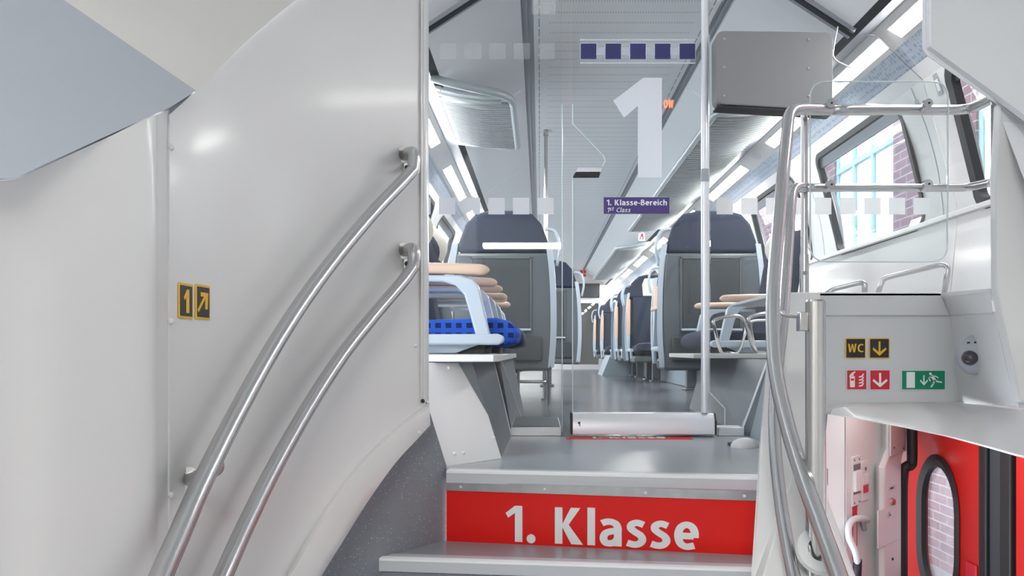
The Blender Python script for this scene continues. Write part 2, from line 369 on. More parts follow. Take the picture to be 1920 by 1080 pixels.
def rrect(w, h, r, n=5, x0=0, z0=0):
    out = []
    for cx, cz, a0 in ((w-r,r,-90),(w-r,h-r,0),(r,h-r,90),(r,r,180)):
        for k in range(n+1):
            a = math.radians(a0+90*k/n); out.append((x0+cx+r*math.cos(a), z0+cz+r*math.sin(a)))
    return out

# ------------------------------------------------------------------ saloon shell
Y0, Y1 = 0.75, 16.0
# cross-section: (distance from centre line, height)
PROF = [(0.495,1.62),(0.895,1.35),(0.93,1.335),(1.015,1.365),(1.125,1.30),(1.195,1.22),(1.22,1.154),(1.365,0.57),(1.362,0.50),(1.325,0.0),(1.28,-1.25)]
def pt(side, k, y): return Vector((CX+side*PROF[k][0], y, PROF[k][1]))
struct(MB().prism([(-1.25,GY-0.02,FLOOR),(1.12,GY-0.02,FLOOR),(1.12,3.60,FLOOR),(2.05,3.60,FLOOR),(2.05,Y1+1,FLOOR),(-1.25,Y1+1,FLOOR)], (0,0,-0.05)).build('floor', M['saloonfloor']))
# flat centre of the ceiling
cp = MB().box((CX-0.40-0.035,2.6,1.62),(CX+0.40+0.035,Y1,1.66)).build('ceiling', M['perf']); struct(cp)
for sd, nm in ((-1,'left'),(1,'right')):
    x0, x1 = CX+sd*0.435, CX+sd*0.505
    struct(MB().box((min(x0,x1),2.6,1.635),(max(x0,x1),Y1,1.66)).box((min(x0,x1)+0.030,2.6,1.626),(min(x0,x1)+0.04,Y1,1.636)).build('trim_channel', M['channel']))
    # side panels split every two metres with a fine joint
    y = 0.9
    mb = MB()
    while y < Y1:
        e = min(y+2.0, Y1)
        mb.prism([pt(sd,0,y+0.003),pt(sd,1,y+0.003),pt(sd,1,e-0.003),pt(sd,0,e-0.003)], (0,0,0.03)); y = e
    struct(mb.build('ceiling', M['ceil2']))
    struct(MB().prism([pt(sd,1,Y0),pt(sd,2,Y0),pt(sd,2,Y1),pt(sd,1,Y1)], (0,0,0.05)).build('trim_gasket', M['darkgap']))
    struct(MB().prism([pt(sd,2,Y0),pt(sd,3,Y0),pt(sd,3,Y1),pt(sd,2,Y1)], (0,0,0.05)).build('trim_cove', M['channel'], bevel=0.004))
    yA = 0.9 if sd == 1 else GY+0.05
    struct(MB().prism([pt(sd,3,yA),pt(sd,4,yA),pt(sd,4,Y1),pt(sd,3,Y1)], (0,0,0.05)).build('trim_light_strip', M['white']))
    struct(MB().prism([pt(sd,4,yA),pt(sd,5,yA),pt(sd,5,Y1),pt(sd,4,Y1)], (sd*0.03,0,0.02)).build('trim_printed_band', M['band']))
    struct(MB().prism([pt(sd,5,yA),pt(sd,6,yA),pt(sd,6,Y1),pt(sd,5,Y1)], (sd*0.03,0,0.0)).build('trim_window_head', M['console']))
# side walls: windows with rounded corners cut out of an inclined band
WINS = []
y = 3.66-1.51
while y < 14.8: WINS.append((y, y+1.10)); y += 1.51
def wall_uv(sd, y, t):          # t 0 = sill, 1 = head; slightly bowed
    a = Vector((CX+sd*1.365, y, 0.57)); b = Vector((CX+sd*1.22, y, 1.154))
    p = a.lerp(b, t); p.x += sd*0.03*math.sin(math.pi*t); return p
NT = 8
for sd, nm in ((-1,'left'),(1,'right')):
    mb = MB(); th = Vector((sd*0.05,0,0.01))
    ystart = 1.0 if sd == 1 else GY
    edges = []; last = ystart
    wins = [w for w in WINS if sd == 1 or w[0] > GY]
    if sd == 1: wins[0] = (1.9, 3.25)
    for a, b in wins:
        edges.append((last, a)); last = b
    edges.append((last, Y1))
    for a, b in edges:
        ringsA = [[wall_uv(sd,a,t/NT), wall_uv(sd,b,t/NT), wall_uv(sd,b,t/NT)+th, wall_uv(sd,a,t/NT)+th] for t in range(NT+1)]
        mb.loft(ringsA)
    # corner fillers
    R = 0.09
    for a, b in wins:
        for (yc, sy) in ((a,1),(b,-1)):
            for (tc_, st) in ((0,1),(1,-1)):
                pts = [wall_uv(sd, yc, tc_)]
                for k in range(7):
                    an = math.radians(90*k/6); uy = R*(1-math.sin(an)); ut = 0.15*(1-math.cos(an))
                    pts.append(wall_uv(sd, yc+sy*uy, tc_+st*ut))
                mb.prism(pts, th)
    wobj = struct(mb.build('wall_'+nm, M['white']))
    struct(MB().prism([wall_uv(sd,ystart,0.0), wall_uv(sd,ystart,0.0)+Vector((-sd*0.016,0,0.004)), wall_uv(sd,ystart,0.045)+Vector((-sd*0.010,0,0)), wall_uv(sd,ystart,0.05)], (0,Y1-ystart,0)).build('trim_sill', M['white'], bevel=0.002))
    jt = MB()
    for yj in ([3.50] if sd == 1 else [])+[w[1]+0.20 for w in wins[1:6]]:
        jt.loft([[wall_uv(sd,yj-0.0035,t/NT)+Vector((-sd*0.001,0,0)), wall_uv(sd,yj+0.0035,t/NT)+Vector((-sd*0.001,0,0)), wall_uv(sd,yj+0.0035,t/NT)+Vector((sd*0.003,0,0)), wall_uv(sd,yj-0.0035,t/NT)+Vector((sd*0.003,0,0))] for t in range(NT+1)])
    struct(jt.build('trim_joints', M['channel']))
    struct(MB().prism([pt(sd,7,ystart),pt(sd,8,ystart),pt(sd,8,Y1),pt(sd,7,Y1)], (sd*0.04,0,0)).prism([pt(sd,8,ystart),pt(sd,9,ystart),pt(sd,9,Y1),pt(sd,8,Y1)], (sd*0.05,0,0)).build('wall_lower_'+nm, M['white']))
    for k, (a, b) in enumerate(wins):
        # gasket ring + pane
        def ring(off, dep):
            out = []
            for (yc, tc_, a0) in ((b-R,0.15,-90),(b-R,0.85,0),(a+R,0.85,90),(a+R,0.15,180)):
                for q in range(6):
                    an = math.radians(a0+90*q/5)
                    yy = yc+(R-off)*math.cos(an); tt = tc_+(0.15-off/0.6)*math.sin(an)
                    p = wall_uv(sd, yy, tt); p.x += sd*dep; out.append(p)
            return out
        g = MB(); gw = 0.04 if (sd == 1 and k == 0) else 0.022; g.loft([ring(-0.004,-0.003), ring(gw,-0.003), ring(gw+0.004,0.03), ring(-0.004,0.045)], caps=False)
        wf = g.build('window_%d' % (k+1), M['rubber'] if k > 0 or sd < 0 else M['black'], smooth='auto'); struct(wf)
        p = MB(); dx = Vector((sd*0.03,0,0)); pr_ = []
        for q in range(9):
            t = 0.02+0.96*q/8; pr_.append([wall_uv(sd,a+0.004,t)+dx, wall_uv(sd,b-0.004,t)+dx])
        p.loft(pr_, closed=False); p.build('pane', M['winglass'], wf)
        dz = Vector((sd*0.012,0,0)); dz2 = Vector((sd*0.026,0,0))
        MB().prism([wall_uv(sd,a+0.006,0.88)+dz, wall_uv(sd,b-0.006,0.88)+dz, wall_uv(sd,b-0.006,0.985)+dz, wall_uv(sd,a+0.006,0.985)+dz], (sd*0.010,0,0)).build('blind', M['post'], wf)
# lamps let into the light strips
lampg = 'ceiling lamps in the light strips'
LY = [2.15+1.805*k for k in range(8)]
for sd, nm in ((1,'right'),(-1,'left')):
    for k, y in enumerate(LY):
        if sd < 0 and y < 3.3: continue
        if y+1.18 > Y1: continue
        a = pt(sd,3,y).lerp(pt(sd,4,y),0.28); b = pt(sd,3,y).lerp(pt(sd,4,y),0.80)
        r = empty('ceiling_lamp', (a+b)/2, None, 'lamp', lampg)
        L = 1.18; n = Vector((sd*-0.06/0.128,0,-0.11/0.128)).normalized()
        a -= r.location; b -= r.location
        MB().prism([a-n*0.01, b-n*0.01, b+Vector((0,L,0))-n*0.01, a+Vector((0,L,0))-n*0.01], n*0.014).build('diffuser', M['lamp'] if y > GY else M['lampnear'], r)
        e = (b-a).normalized()*0.006
        fr = MB()
        fr.prism([a-e, a, a+Vector((0,L,0)), a-e+Vector((0,L,0))], n*0.005); fr.prism([b, b+e, b+e+Vector((0,L,0)), b+Vector((0,L,0))], n*0.005)
        fr.prism([a-e-Vector((0,.006,0)), b+e-Vector((0,.006,0)), b+e, a-e], n*0.005)
        fr.build('frame', M['white'], r)
        tag(r, '%s ceiling lamp diffuser on the %s side, %s from the glass partition' % ('long white' if L > 1 else 'white', nm, ['nearest, in front','first behind it','second','third','fourth','fifth','sixth','seventh','farthest, eighth'][k]))
# loudspeaker grilles
for k, y in enumerate((3.83-1.39, 3.86+1.58, 3.86+3.16)):
    pass
def speaker(y, label):
    c = pt(1,3,y).lerp(pt(1,4,y),0.5); n = Vector((-0.06,0,-0.11)).normalized(); u = Vector((0,1,0)); v = (pt(1,4,y)-pt(1,3,y)).normalized()
    r = empty('loudspeaker_grille', c, label, 'speaker', 'loudspeaker grilles in the light strip')
    mb = MB(); pitch = 0.0105
    for i in range(-3,4):
        for j in range(-5,6):
            if i*i/11+j*j/28 > 1.05: continue
            q = u*j*pitch*1.1 + v*i*pitch*0.9
            mb.cyl(q-n*0.002, q+n*0.0006, 0.0030, 6)
    mb.build('sound_holes', M['channel'], r)
    MB().prism([u*x+v*z for x, z in rrect(0.15,0.082,0.01,3,-0.075,-0.041)], n*0.0004).build('plate', M['white'], r)
speaker(3.58, 'round cluster of sound holes in the light strip beside the nearest lamp')
speaker(5.44, 'round cluster of sound holes in the light strip seen behind the curved handrails')
# end wall with a glazed doorway
struct(MB().box((-1.3,Y1,1.05),(2.2,Y1+0.08,1.7)).box((-1.3,Y1,FLOOR),(0.35,Y1+0.08,1.06)).box((1.25,Y1,FLOOR),(2.2,Y1+0.08,1.06)).build('wall_far', M['white']))
d2 = MB().box((0.35,Y1+0.02,FLOOR),(0.42,Y1+0.06,1.05)).box((1.18,Y1+0.02,FLOOR),(1.25,Y1+0.06,1.05)).box((0.42,Y1+0.02,0.98),(1.18,Y1+0.06,1.05)).box((0.42,Y1+0.02,FLOOR),(1.18,Y1+0.06,FLOOR+0.1)).build('door_2', M['alu']); struct(d2)
MB().box((0.42,Y1+0.035,FLOOR+0.1),(1.18,Y1+0.045,0.98)).build('pane', M['glass'], d2)
struct(MB().box((-1.3,Y1+2.4,FLOOR),(2.2,Y1+2.5,1.7)).box((-1.3,Y1,1.62),(2.2,Y1+2.5,1.7)).box((-1.35,Y1,FLOOR),(-1.3,Y1+2.5,1.7)).box((2.2,Y1,FLOOR),(2.25,Y1+2.5,1.7)).box((-1.3,Y1,FLOOR-.05),(2.2,Y1+2.5,FLOOR)).build('wall_far_lobby', M['white']))
fl = empty('lobby_lamp', (0.8,Y1+1.0,1.6), 'bright lamp on the lobby ceiling behind the far glazed door', 'lamp')
MB().box((-0.2,-0.3,-0.01),(0.2,0.3,0.01)).build('diffuser', M['lampe'], fl); MB().box((-0.42,-0.52,0.0),(0.42,0.52,0.018)).build('frame', M['alu'], fl)
sc = empty('wall_screen', W(1100,545,Y1-0.03), 'dark information screen above the far glazed door', 'screen')
MB().box((-0.26,-0.03,-0.14),(0.26,0.05,0.14)).build('casing', M['rubber'], sc, bevel=0.01); MB().box((-0.24,-0.034,-0.12),(0.24,-0.03,0.12)).build('display', M['black'], sc)
for (px, py, dd, w, h, lab) in ((1093,514,15.6,0.16,0.17,'red and white notice high on the far end wall'),(1203,444,8.7,0.07,0.085,'small red and white arrow sign hanging below the ceiling between the racks')):
    p = W(px,py,dd); r = empty('hanging_sign', p, lab, 'sign')
    MB().box((-w/2,0,-h/2),(w/2,0.015,h/2)).build('board', M['white'], r)
    if w > 0.1:
        for q in ((-0.35,0.1),(0.05,0.1),(0.05,-0.3)): MB().box((q[0]*w,-0.003,q[1]*h),((q[0]+0.32)*w,0,(q[1]+0.33)*h)).build('pictogram', M['signred'], r)
    else:
        MB().poly2([(-0.025,-0.03),(-0.012,-0.03),(-0.006,0.0),(0.008,0.0),(0.01,-0.03),(0.022,-0.03),(0.018,0.034),(-0.002,0.034)]).build('pictogram', M['signred'], r)
    MB().cyl((0,0.007,h/2),(0,0.007,h/2+max(0.02, min(0.12,1.5-p.z-h/2))),0.005,8).build('hanger', M['alu'], r)

# ------------------------------------------------------------------ overhead racks
def rack(side, y0, y1, label, rounded):
    xi, xo = CX+side*0.545, CX+side*0.93
    zi, zo = 1.29, 1.33
    r = empty('luggage_rack', ((xi+xo)/2, y0, 1.3), label, 'luggage rack', 'overhead luggage racks'); O = r.location
    cx = lambda f: xo+(xi-xo)*f
    zz = lambda f: zo+(zi-zo)*f - 0.02*math.sin(math.pi*f)
    def nose(f): return (0.26*(1-math.sqrt(max(0,1-(f)**2.4)))) if rounded else 0.02*f
    mb = MB(); y = 0.33 if rounded else 0.04; n = 0
    pitch = 0.036 if rounded else 0.055
    while y0+y < y1-0.03:
        pts = [Vector((cx(f), y0+y, zz(f)))-O for f in (0.02,0.25,0.5,0.75,0.97)]
        rings = [[p+Vector((0,a,b)) for a, b in ((-.010,-.012),(.010,-.012),(.012,.006),(-.012,.006))] for p in pts]
        mb.loft(rings); y += pitch
    ribs = mb.build('ribs', M['rib'], r, smooth='auto')
    pts = [Vector((cx(f), y0+0.32 if rounded else y0, zz(f)+0.012))-O for f in (0,0.25,0.5,0.75,1)]
    MB().loft([[p, p+Vector((0,0,0.012)), p+Vector((0,y1-y0-(0.32 if rounded else 0),0.012)), p+Vector((0,y1-y0-(0.32 if rounded else 0),0))] for p in pts]).build('tray', M['channel'], r)  # darker grey than the ribs puts the shade between them into the tray
    # rim
    rim = [Vector((xo,y1,zo))-O, Vector((xi,y1,zi))-O]
    rim += [Vector((cx(f), y0+nose(f), zz(f)))-O for f in ([1,0.98,0.94,0.88,0.8,0.7,0.58,0.45,0.3,0.15,0.0] if rounded else [1,0])]
    m2 = MB(); m2.tube(fillet(rim, [0.05]*len(rim) if not rounded else [0,0.04]+[0.001]*20, 3), 0.020, 10); m2.build('rim', M['rackglass'], r, smooth=True)
    if rounded:
        m3 = MB()
        for (f0, ya) in ((0.93,0.155),(0.85,0.235)):
            pts = [Vector((cx(f), y0+ya, zz(f)))-O for f in (0,0.3,0.6,f0)]
            m3.loft([[p+Vector((0,a,b)) for a, b in ((-.02,-.006),(.02,-.006),(.02,.006),(-.02,.006))] for p in pts])
        m3.build('nose_slats', M['rackglass'], r)
        MB().tube([Vector((cx(0.0),y0+0.31,zo-0.005))-O, Vector((cx(0.99),y0+0.31,zi-0.005))-O], 0.012, 8).build('cross_bar', M['rackglass'], r, smooth=True)
    for yy in (y0+0.15, y1-0.1):
        m4 = MB(); m4.cyl(Vector((xo-side*0.03,yy,zo-0.01))-O, Vector((xo+side*0.02,yy,zo+0.03))-O, 0.012, 8); m4.build('bracket', M['alu'], r)
    return r
rack(-1, 3.88, 5.05, 'short overhead rack with rounded nose and open slats, upper left behind glass', True)
rack(1, 4.30, 8.5, 'long ribbed overhead rack running away on the right behind the grey casing', False)
rack(1, 9.7, 14.2, 'far ribbed overhead rack with rounded nose, beyond the small red hanging sign', True)

# ------------------------------------------------------------------ stairs, landing
AL = Vector((-0.274,2.365)); AR = Vector((0.62,2.234))
landing = MB().prism([(-0.274,2.40,FLOOR),(0.70,2.26,FLOOR),(0.865,2.40,FLOOR),(0.865,GY-0.02,FLOOR),(-0.79,GY-0.02,FLOOR),(-0.79,2.45,FLOOR)], (0,0,-0.05)).build('floor', M['floor']); struct(landing)
def vec2(a, z): return Vector((a.x, a.y, z))
def step(A, B, z, zlow, name, label, back):
    """one step: nosing along A-B, tread behind it, riser below it"""
    r = empty(name, vec2(A, z), label, 'step'); O = r.location
    u = (B-A).normalized(); n = Vector((u.y,-u.x))          # towards the climber
    P = lambda a, o, zz: Vector((a.x+n.x*o, a.y+n.y*o, zz))-O
    # nosing: top ribbed profile
    nb = MB()
    prof = [(0.0,z-0.036),(0.0,z-0.006),(-0.006,z),(-0.045,z+0.0015),(-0.045,z-0.036)]
    nb.loft([[P(A,o,q) for o, q in prof], [P(B,o,q) for o, q in prof]]); nb.build('nosing', M['nose'], r)
    gb = MB()
    gb.loft([[P(A,o,q) for o, q in ((0.001,z-0.007),(-0.001,z-0.001),(-0.012,z+0.0025),(-0.012,z-0.004))], [P(B,o,q) for o, q in ((0.001,z-0.007),(-0.001,z-0.001),(-0.012,z+0.0025),(-0.012,z-0.004))]])
    gb.build('nosing_edge', M['decal'], r)
    if back:
        MB().prism([P(A,-0.04,z-0.001),P(B,-0.04,z-0.001)]+[Vector((p[0],p[1],z-0.001))-O for p in back], (0,0,-0.03)).build('tread', M['floor'], r)
    if zlow < -0.6: MB().prism([P(A,-0.012,zlow),P(B,-0.012,zlow),P(B,-0.012,z-0.03),P(A,-0.012,z-0.03)], (-n.x*0.02,-n.y*0.02,0)).build('riser', M['speck'], r)
    return r, u, n
A1, B1 = Vector((-0.276,2.362)), Vector((0.640,2.230))
s1, u1, n1 = step(A1, B1, FLOOR, -0.56, 'stair_step', 'top step of the stairs, edge of the grey landing above the red panel', None)
# brushed strip with screws under the nosing
RA, RB = Vector((-0.277,2.375)), Vector((0.61,2.205))
st = MB(); nn = Vector(((RB-RA).y, -(RB-RA).x)).normalized()
def RP(t, o, z): p = RA.lerp(RB, t) + nn*o; return Vector((p.x, p.y, z))
strip = empty('kick_strip', RP(0.5,0,-0.395), 'brushed metal strip with screws above the red panel', 'metal strip')
MB().prism([RP(0,0.004,-0.410)-strip.location, RP(1,0.004,-0.410)-strip.location, RP(1,0.004,-0.384)-strip.location, RP(0,0.004,-0.384)-strip.location], nn.to_3d()*-0.004).build('plate', M['steeldull'], strip)
for t in (0.05,0.33,0.65,0.95):
    c = RP(t,0.0045,-0.398)-strip.location; MB().cyl(c, c+nn.to_3d()*0.002, 0.005, 10, 0.003).build('screw', M['alu'], strip)
panel = empty('first_class_panel', RP(0.5,0,-0.485), 'glossy red riser panel reading 1. Klasse in white', 'sign panel'); O = panel.location
MB().prism([RP(0,0,-0.561)-O, RP(1,0,-0.561)-O, RP(1,0,-0.409)-O, RP(0,0,-0.409)-O], nn.to_3d()*-0.01).build('red_face', M['red'], panel)
uu = (RB-RA).normalized(); L = (RB-RA).length
mtx = frame_mtx(RP(0.20,0.0,-0.5535), (uu.x,uu.y,0), (0,0,1))
lt = MB(); lt.letters('1. Klasse', 0.552, 0.105, wt=0.17, depth=0.0015); lt.build('lettering', M['decal'], panel, mtx=mtx); 
def fix_parent(o, parent):     # keep the world placement of an object given a matrix, under its parent
    bpy.context.view_layer.update()
# treads below
A2, B2 = Vector((-0.437,2.176)), Vector((0.62,2.055))
step(A2, B2, -0.56, -0.77, 'stair_step', 'second step from the top, speckled tread below the red panel', [(0.61,2.215),(-0.277,2.385),(-0.30,2.36)])
A3, B3 = Vector((-0.58,1.98)), Vector((0.64,1.88))
step(A3, B3, -0.77, -0.98, 'stair_step', 'third step from the top, just below the picture edge', [(0.62,2.07),(-0.437,2.19)])
A4, B4 = Vector((-0.70,1.76)), Vector((0.66,1.70))
step(A4, B4, -0.98, -1.19, 'stair_step', 'lowest step down to the entrance floor', [(0.64,1.90),(-0.58,1.99)])

# speckled side lining under the white stringer
sp = [(-0.279,2.392),(-0.34,2.31),(-0.437,2.176),(-0.60,1.93),(-0.78,1.6)]
mb = MB()
ztop = [-0.34,-0.12,-0.12,-0.2,-0.3]
mb.loft([[Vector((x,y,-1.19)), Vector((x,y,zt)), Vector((x-0.03,y+0.02,zt)), Vector((x-0.03,y+0.02,-1.19))] for (x,y), zt in zip(sp, (-0.34,-0.10,-0.10,-0.10,-0.10))])
# the triangle between stringer end and cheek
struct(mb.build('wall_stair_lining', M['speck']))

# ------------------------------------------------------------------ curved left wall
def wx(d): return -0.60 + 0.308*max(0, d-1.30)**2
def wall_d(px, off=0.0):        # distance of the wall (or of a line held off it) seen in column px
    lo, hi = 1.0, 2.9
    for _ in range(40):
        m = (lo+hi)/2; p = wall_p(m, off)
        if p.x/p.y < (px-VX)/F: lo = m
        else: hi = m
    return lo
def wall_p(d, off):
    a = 0.616*max(0, d-1.30); n = Vector((1,-a)).normalized(); return Vector((wx(d)+n.x*off, d+n.y*off, 0))
def on_wall(px, py, off=0.0):
    p = wall_p(wall_d(px, off), off); p.z = (VY-py)/F*p.y; return p
top_px = [(318,215),(340,195),(370,168),(400,138),(460,76),(550,0),(640,-60),(720,-120),(797,-175)]
mb = MB(); rings = []
low_px = [(480,1230),(500,1150),(535,1080),(580,1000),(640,910),(700,840),(757,790),(797,757)]
def interp(tab, x):
    if x <= tab[0][0]:
        (a, b), (c, d) = tab[0], tab[1]; return b+(d-b)*(x-a)/(c-a)
    for (a, b), (c, d) in zip(tab, tab[1:]):
        if x <= c: return b+(d-b)*(x-a)/(c-a)
    return tab[-1][1]
cols = [318+ (798-318)*k/40 for k in range(41)]
for px in cols:
    t = on_wall(px, interp(top_px, px)); b = on_wall(px, 1100 if px < 480 else interp(low_px, px)+14)
    if px < 520: b.z = min(b.z, -0.62)
    if px < 400: b.z = -1.19
    nn_ = (wall_p(t.y,1)-wall_p(t.y,0)).normalized()*0.03
    rings.append([b, b.lerp(t,0.33), b.lerp(t,0.66), t, t-nn_, b-nn_])
mb.loft(rings); struct(mb.build('wall_left_stair', M['wallwhite'], smooth='auto'))
# end post of that wall
e0 = on_wall(790,0); e1 = on_wall(799.5,0)
mb = MB()
for a, b in (((789,0),(793.2,0)),((793.8,0),(799.5,0))):
    p, q = on_wall(a[0],0,0.006), on_wall(b[0],0,0.006)
    mb.prism([Vector((p.x,p.y,-0.14)),Vector((q.x,q.y,-0.14)),Vector((q.x+0.0,q.y+0.05,-0.14)),Vector((p.x-0.02,p.y+0.05,-0.14))], (0,0,1.75))
struct(mb.build('trim_end_post', M['white'], bevel=0.0015))
q = on_wall(792.5,752,0.008); MB().ball(q,0.006,0.006,0.006).build('screw', M['darkgap'], bpy.data.objects['trim_end_post'])
# stringer moulding
up = [(470,1240),(500,1150),(535,1080),(580,1000),(640,910),(700,840),(757,790),(805,753)]
lo_ = [(530,1240),(560,1160),(600,1085),(640,1020),(690,940),(740,870),(780,826),(807,797)]
rings = []
for (a, b), (c, d) in zip(catmull([(x,y,0) for x,y in up],3), []) if False else []: pass
U = catmull([(x,y,0) for x,y in up], 4); Lw = catmull([(x,y,0) for x,y in lo_], 4)
for a, b in zip(U, Lw):
    p0 = on_wall(a.x, a.y, 0.0); p1 = on_wall(a.x+ (b.x-a.x)*0.15, a.y+(b.y-a.y)*0.25, 0.022); p2 = on_wall(b.x-(b.x-a.x)*0.25, b.y-(b.y-a.y)*0.2, 0.030); p3 = on_wall(b.x, b.y, 0.026)
    pin = on_wall(b.x-6, b.y, -0.12); pin2 = on_wall(a.x, a.y, -0.03)
    rings.append([p0, p1, p2, p3, pin, pin2])
struct(MB().loft(rings).build('trim_stringer', M['white'], smooth='auto'))
for px, py in ((786,811),(779,648),(320,276),(320,602),(320,928)):
    c = on_wall(px,py,0.0 if px < 700 or py < 700 else 0.03)
    MB().ball(c,0.006,0.006,0.006,10,6).build('screw_cap', M['white'], bpy.data.objects['trim_stringer' if px == 786 else 'wall_left_stair']); continue
    tag(None, {786:'white screw cap on the stringer near its upper end',779:'white screw cap on the wall beside the end strip',320:'white screw cap on the vertical seam of the left wall, %s' % {276:'topmost of three',602:'middle of three',928:'lowest of three'}.get(py,'')}[px], 'screw cap')
# near left panel with a rounded corner
pl = [(320,1.345),(317,1.31),(309,1.275),(296,1.235),(284,1.20),(200,1.10),(100,1.0),(0,0.92),(-160,0.80)]
pp = [Vector(((x-VX)/F*d, d, 0)) for x, d in pl]; pp = catmull(pp, 4)
def ztop_panel(p):
    x = p.x/p.y*F+VX
    y = interp([(-200,337),(25,337),(290,216),(316,205),(325,215)], x); return (VY-y)/F*p.y
rings = [[Vector((p.x,p.y,-1.19)), Vector((p.x,p.y,ztop_panel(p)-0.001)), Vector((p.x-0.03,p.y+0.01,ztop_panel(p)-0.001)), Vector((p.x-0.03,p.y+0.01,-1.19))] for p in pp]
struct(MB().loft(rings).build('wall_left_corner', M['wallwhite'], smooth='auto'))
# blue-grey bulkhead above it
f = [W(368,170,1.42), W(318,202,1.33), W(290,214,1.215), W(25,335,0.935), W(-220,337,0.74), W(-220,-245,0.80), W(120,0,1.10)]
pa, pb, pc_ = f[0], f[3], f[6]; nrm_ = (pb-pa).cross(pc_-pa)
f = [p*(0.97*pa.dot(nrm_)/p.dot(nrm_)) for p in f]
mb = MB(); c_ = [mb.bm.verts.new(p) for p in f]
bk = [mb.bm.verts.new(p+Vector((-0.28,0.10,0.0))) for p in f]
mb.bm.faces.new(c_)
for i in range(len(c_)):
    j = (i+1)%len(c_); mb.bm.faces.new((c_[i],bk[i],bk[j],c_[j]))
mb.bm.faces.new(bk)
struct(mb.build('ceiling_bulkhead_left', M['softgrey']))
# cream sloping ceiling between bulkhead and curved wall
ea = [W(x, y, 1.0) for x, y in ((366,172),(300,128),(210,64),(120,0),(-60,-130),(-200,-240))]; ea = [p*(0.972*pa.dot(nrm_)/p.dot(nrm_)) for p in ea]
eb = [on_wall(372,172,0.004), on_wall(400,142,0.004), on_wall(460,80,0.004), on_wall(550,4,0.004), on_wall(640,-60,0.01), on_wall(760,-150,0.01)]
ea = catmull(ea,4); eb = catmull(eb,4)
rings = []
for a, b in zip(ea, eb):
    rings.append([a+(b-a)*t+Vector((0,0,0)) for t in (0,0.25,0.5,0.75,1)]+[a+(b-a)*t+Vector((0,0.0,0.025)) for t in (1,0.5,0)])
mb = MB(); mb.loft(rings)
struct(mb.build('ceiling_slope_left', M['cream'], smooth='auto'))

# signs on the left wall
def pict_sign(mtx, w, h, draw, label, face, border, name='pictogram_sign', group=None, bw=0.004):
    r = empty(name, (0,0,0), label, 'sign', group, mtx=mtx)
    MB().poly2(rrect(w,h,0.003,3), 0.0015).build('border', border, r)
    MB().poly2(rrect(w-2*bw,h-2*bw,0.001,2,bw,bw), 0.0022).build('face', face, r)
    for nm, mb, m in draw: mb.build(nm, m, r)
    return r
def wall_mtx(px, py):
    p = on_wall(px, py, 0.001); q = on_wall(px+4, py, 0.001); u = Vector((q.x-p.x,q.y-p.y,0)); return frame_mtx(p, u, (0,0,1)), p
m1, p = wall_mtx(334,596); q = on_wall(361,596,0.001); w1 = (Vector((q.x-p.x,q.y-p.y))).length; h1 = 67/F*p.y
D = 0.0028
num = MB().poly2([(w1*.30,h1*.60),(w1*.52,h1*.83),(w1*.68,h1*.83),(w1*.68,h1*.16),(w1*.48,h1*.16),(w1*.48,h1*.64),(w1*.38,h1*.52)], D)
pict_sign(m1, w1, h1, [('numeral', num, M['yellow'])], 'black sign with yellow numeral 1 on the left wall', M['black'], M['yellow'])
m2, p = wall_mtx(366,598); q = on_wall(393,598,0.001); w2 = (Vector((q.x-p.x,q.y-p.y))).length; h2 = 66/F*p.y
ar = MB().poly2([(w2*.14,h2*.20),(w2*.62,h2*.62),(w2*.62,h2*.30),(w2*.78,h2*.30),(w2*.82,h2*.78),(w2*.30,h2*.78),(w2*.30,h2*.66),(w2*.52,h2*.66),(w2*.08,h2*.27)], D)
pict_sign(m2, w2, h2, [('arrow', ar, M['yellow'])], 'black sign with yellow slanting arrow beside the numeral 1 sign', M['black'], M['yellow'])

# curved handrails on the left wall
def left_rail(path, label, y_end):
    off = 0.065
    pts = [on_wall(x, y, off) for x, y in path]
    top = pts[-1]
    endw = on_wall(y_end[0], y_end[1], 0.004); mid = on_wall(y_end[0]+16, y_end[1]+3, off*0.9)
    r = empty('handrail', pts[0], label, 'handrail', 'curved stair handrails on the left wall'); O = r.location
    full = catmull(pts, 6) ; full = full[:-1] + fillet([full[-1], mid+Vector((0.006,0,0.012)), endw], 0.03, 6)
    MB().tube([p-O for p in full], 0.0165, 18).build('tube', M['steel'], r, smooth=True)
    n = (on_wall(y_end[0],y_end[1],0.1)-on_wall(y_end[0],y_end[1],0)).normalized()
    MB().cyl(endw-n*0.006-O, endw+n*0.006-O, 0.022, 20).build('wall_flange', M['steel'], r, smooth='auto')
    bp = on_wall(y_end[0]+6, y_end[1]+24, 0.0)-O
    u = Vector((n.y,-n.x,0))
    MB().box((-0.006,-0.010,-0.022),(0.006,0.010,0.022)).build('bracket_plate', M['alu'], r).location = bp+n*0.008
    MB().cyl(bp+n*0.015, bp+n*0.055+Vector((0.0,0,0.0)), 0.007, 10).build('bracket_bolt', M['darkgap'], r)
    return r, O
r1, O1 = left_rail([(235,1240),(268,1160),(302,1080),(333,1010),(372,920),(420,822),(470,727),(522,636),(580,548),(640,469),(700,398),(752,343),(775,318)], 'upper curved steel handrail beside the black 1 sign', (757,290))
r2, O2 = left_rail([(350,1240),(380,1160),(418,1080),(455,998),(500,905),(545,822),(592,742),(645,662),(704,588),(755,528),(775,500)], 'lower curved steel handrail, nearer the speckled lining', (757,470))
a = on_wall(352,900,0.0); b = on_wall(384,888,0.062)
n = (on_wall(352,900,0.1)-on_wall(352,900,0)).normalized(); br = MB()
br.cyl(a-O1, b-O1, 0.011, 12); br.cyl(a-O1, a-O1+n*0.008, 0.022, 16); br.ball(on_wall(402,874,0.055)-O1, 0.016,0.016,0.018)
br.build('wall_bracket', M['steel'], r1, smooth='auto')

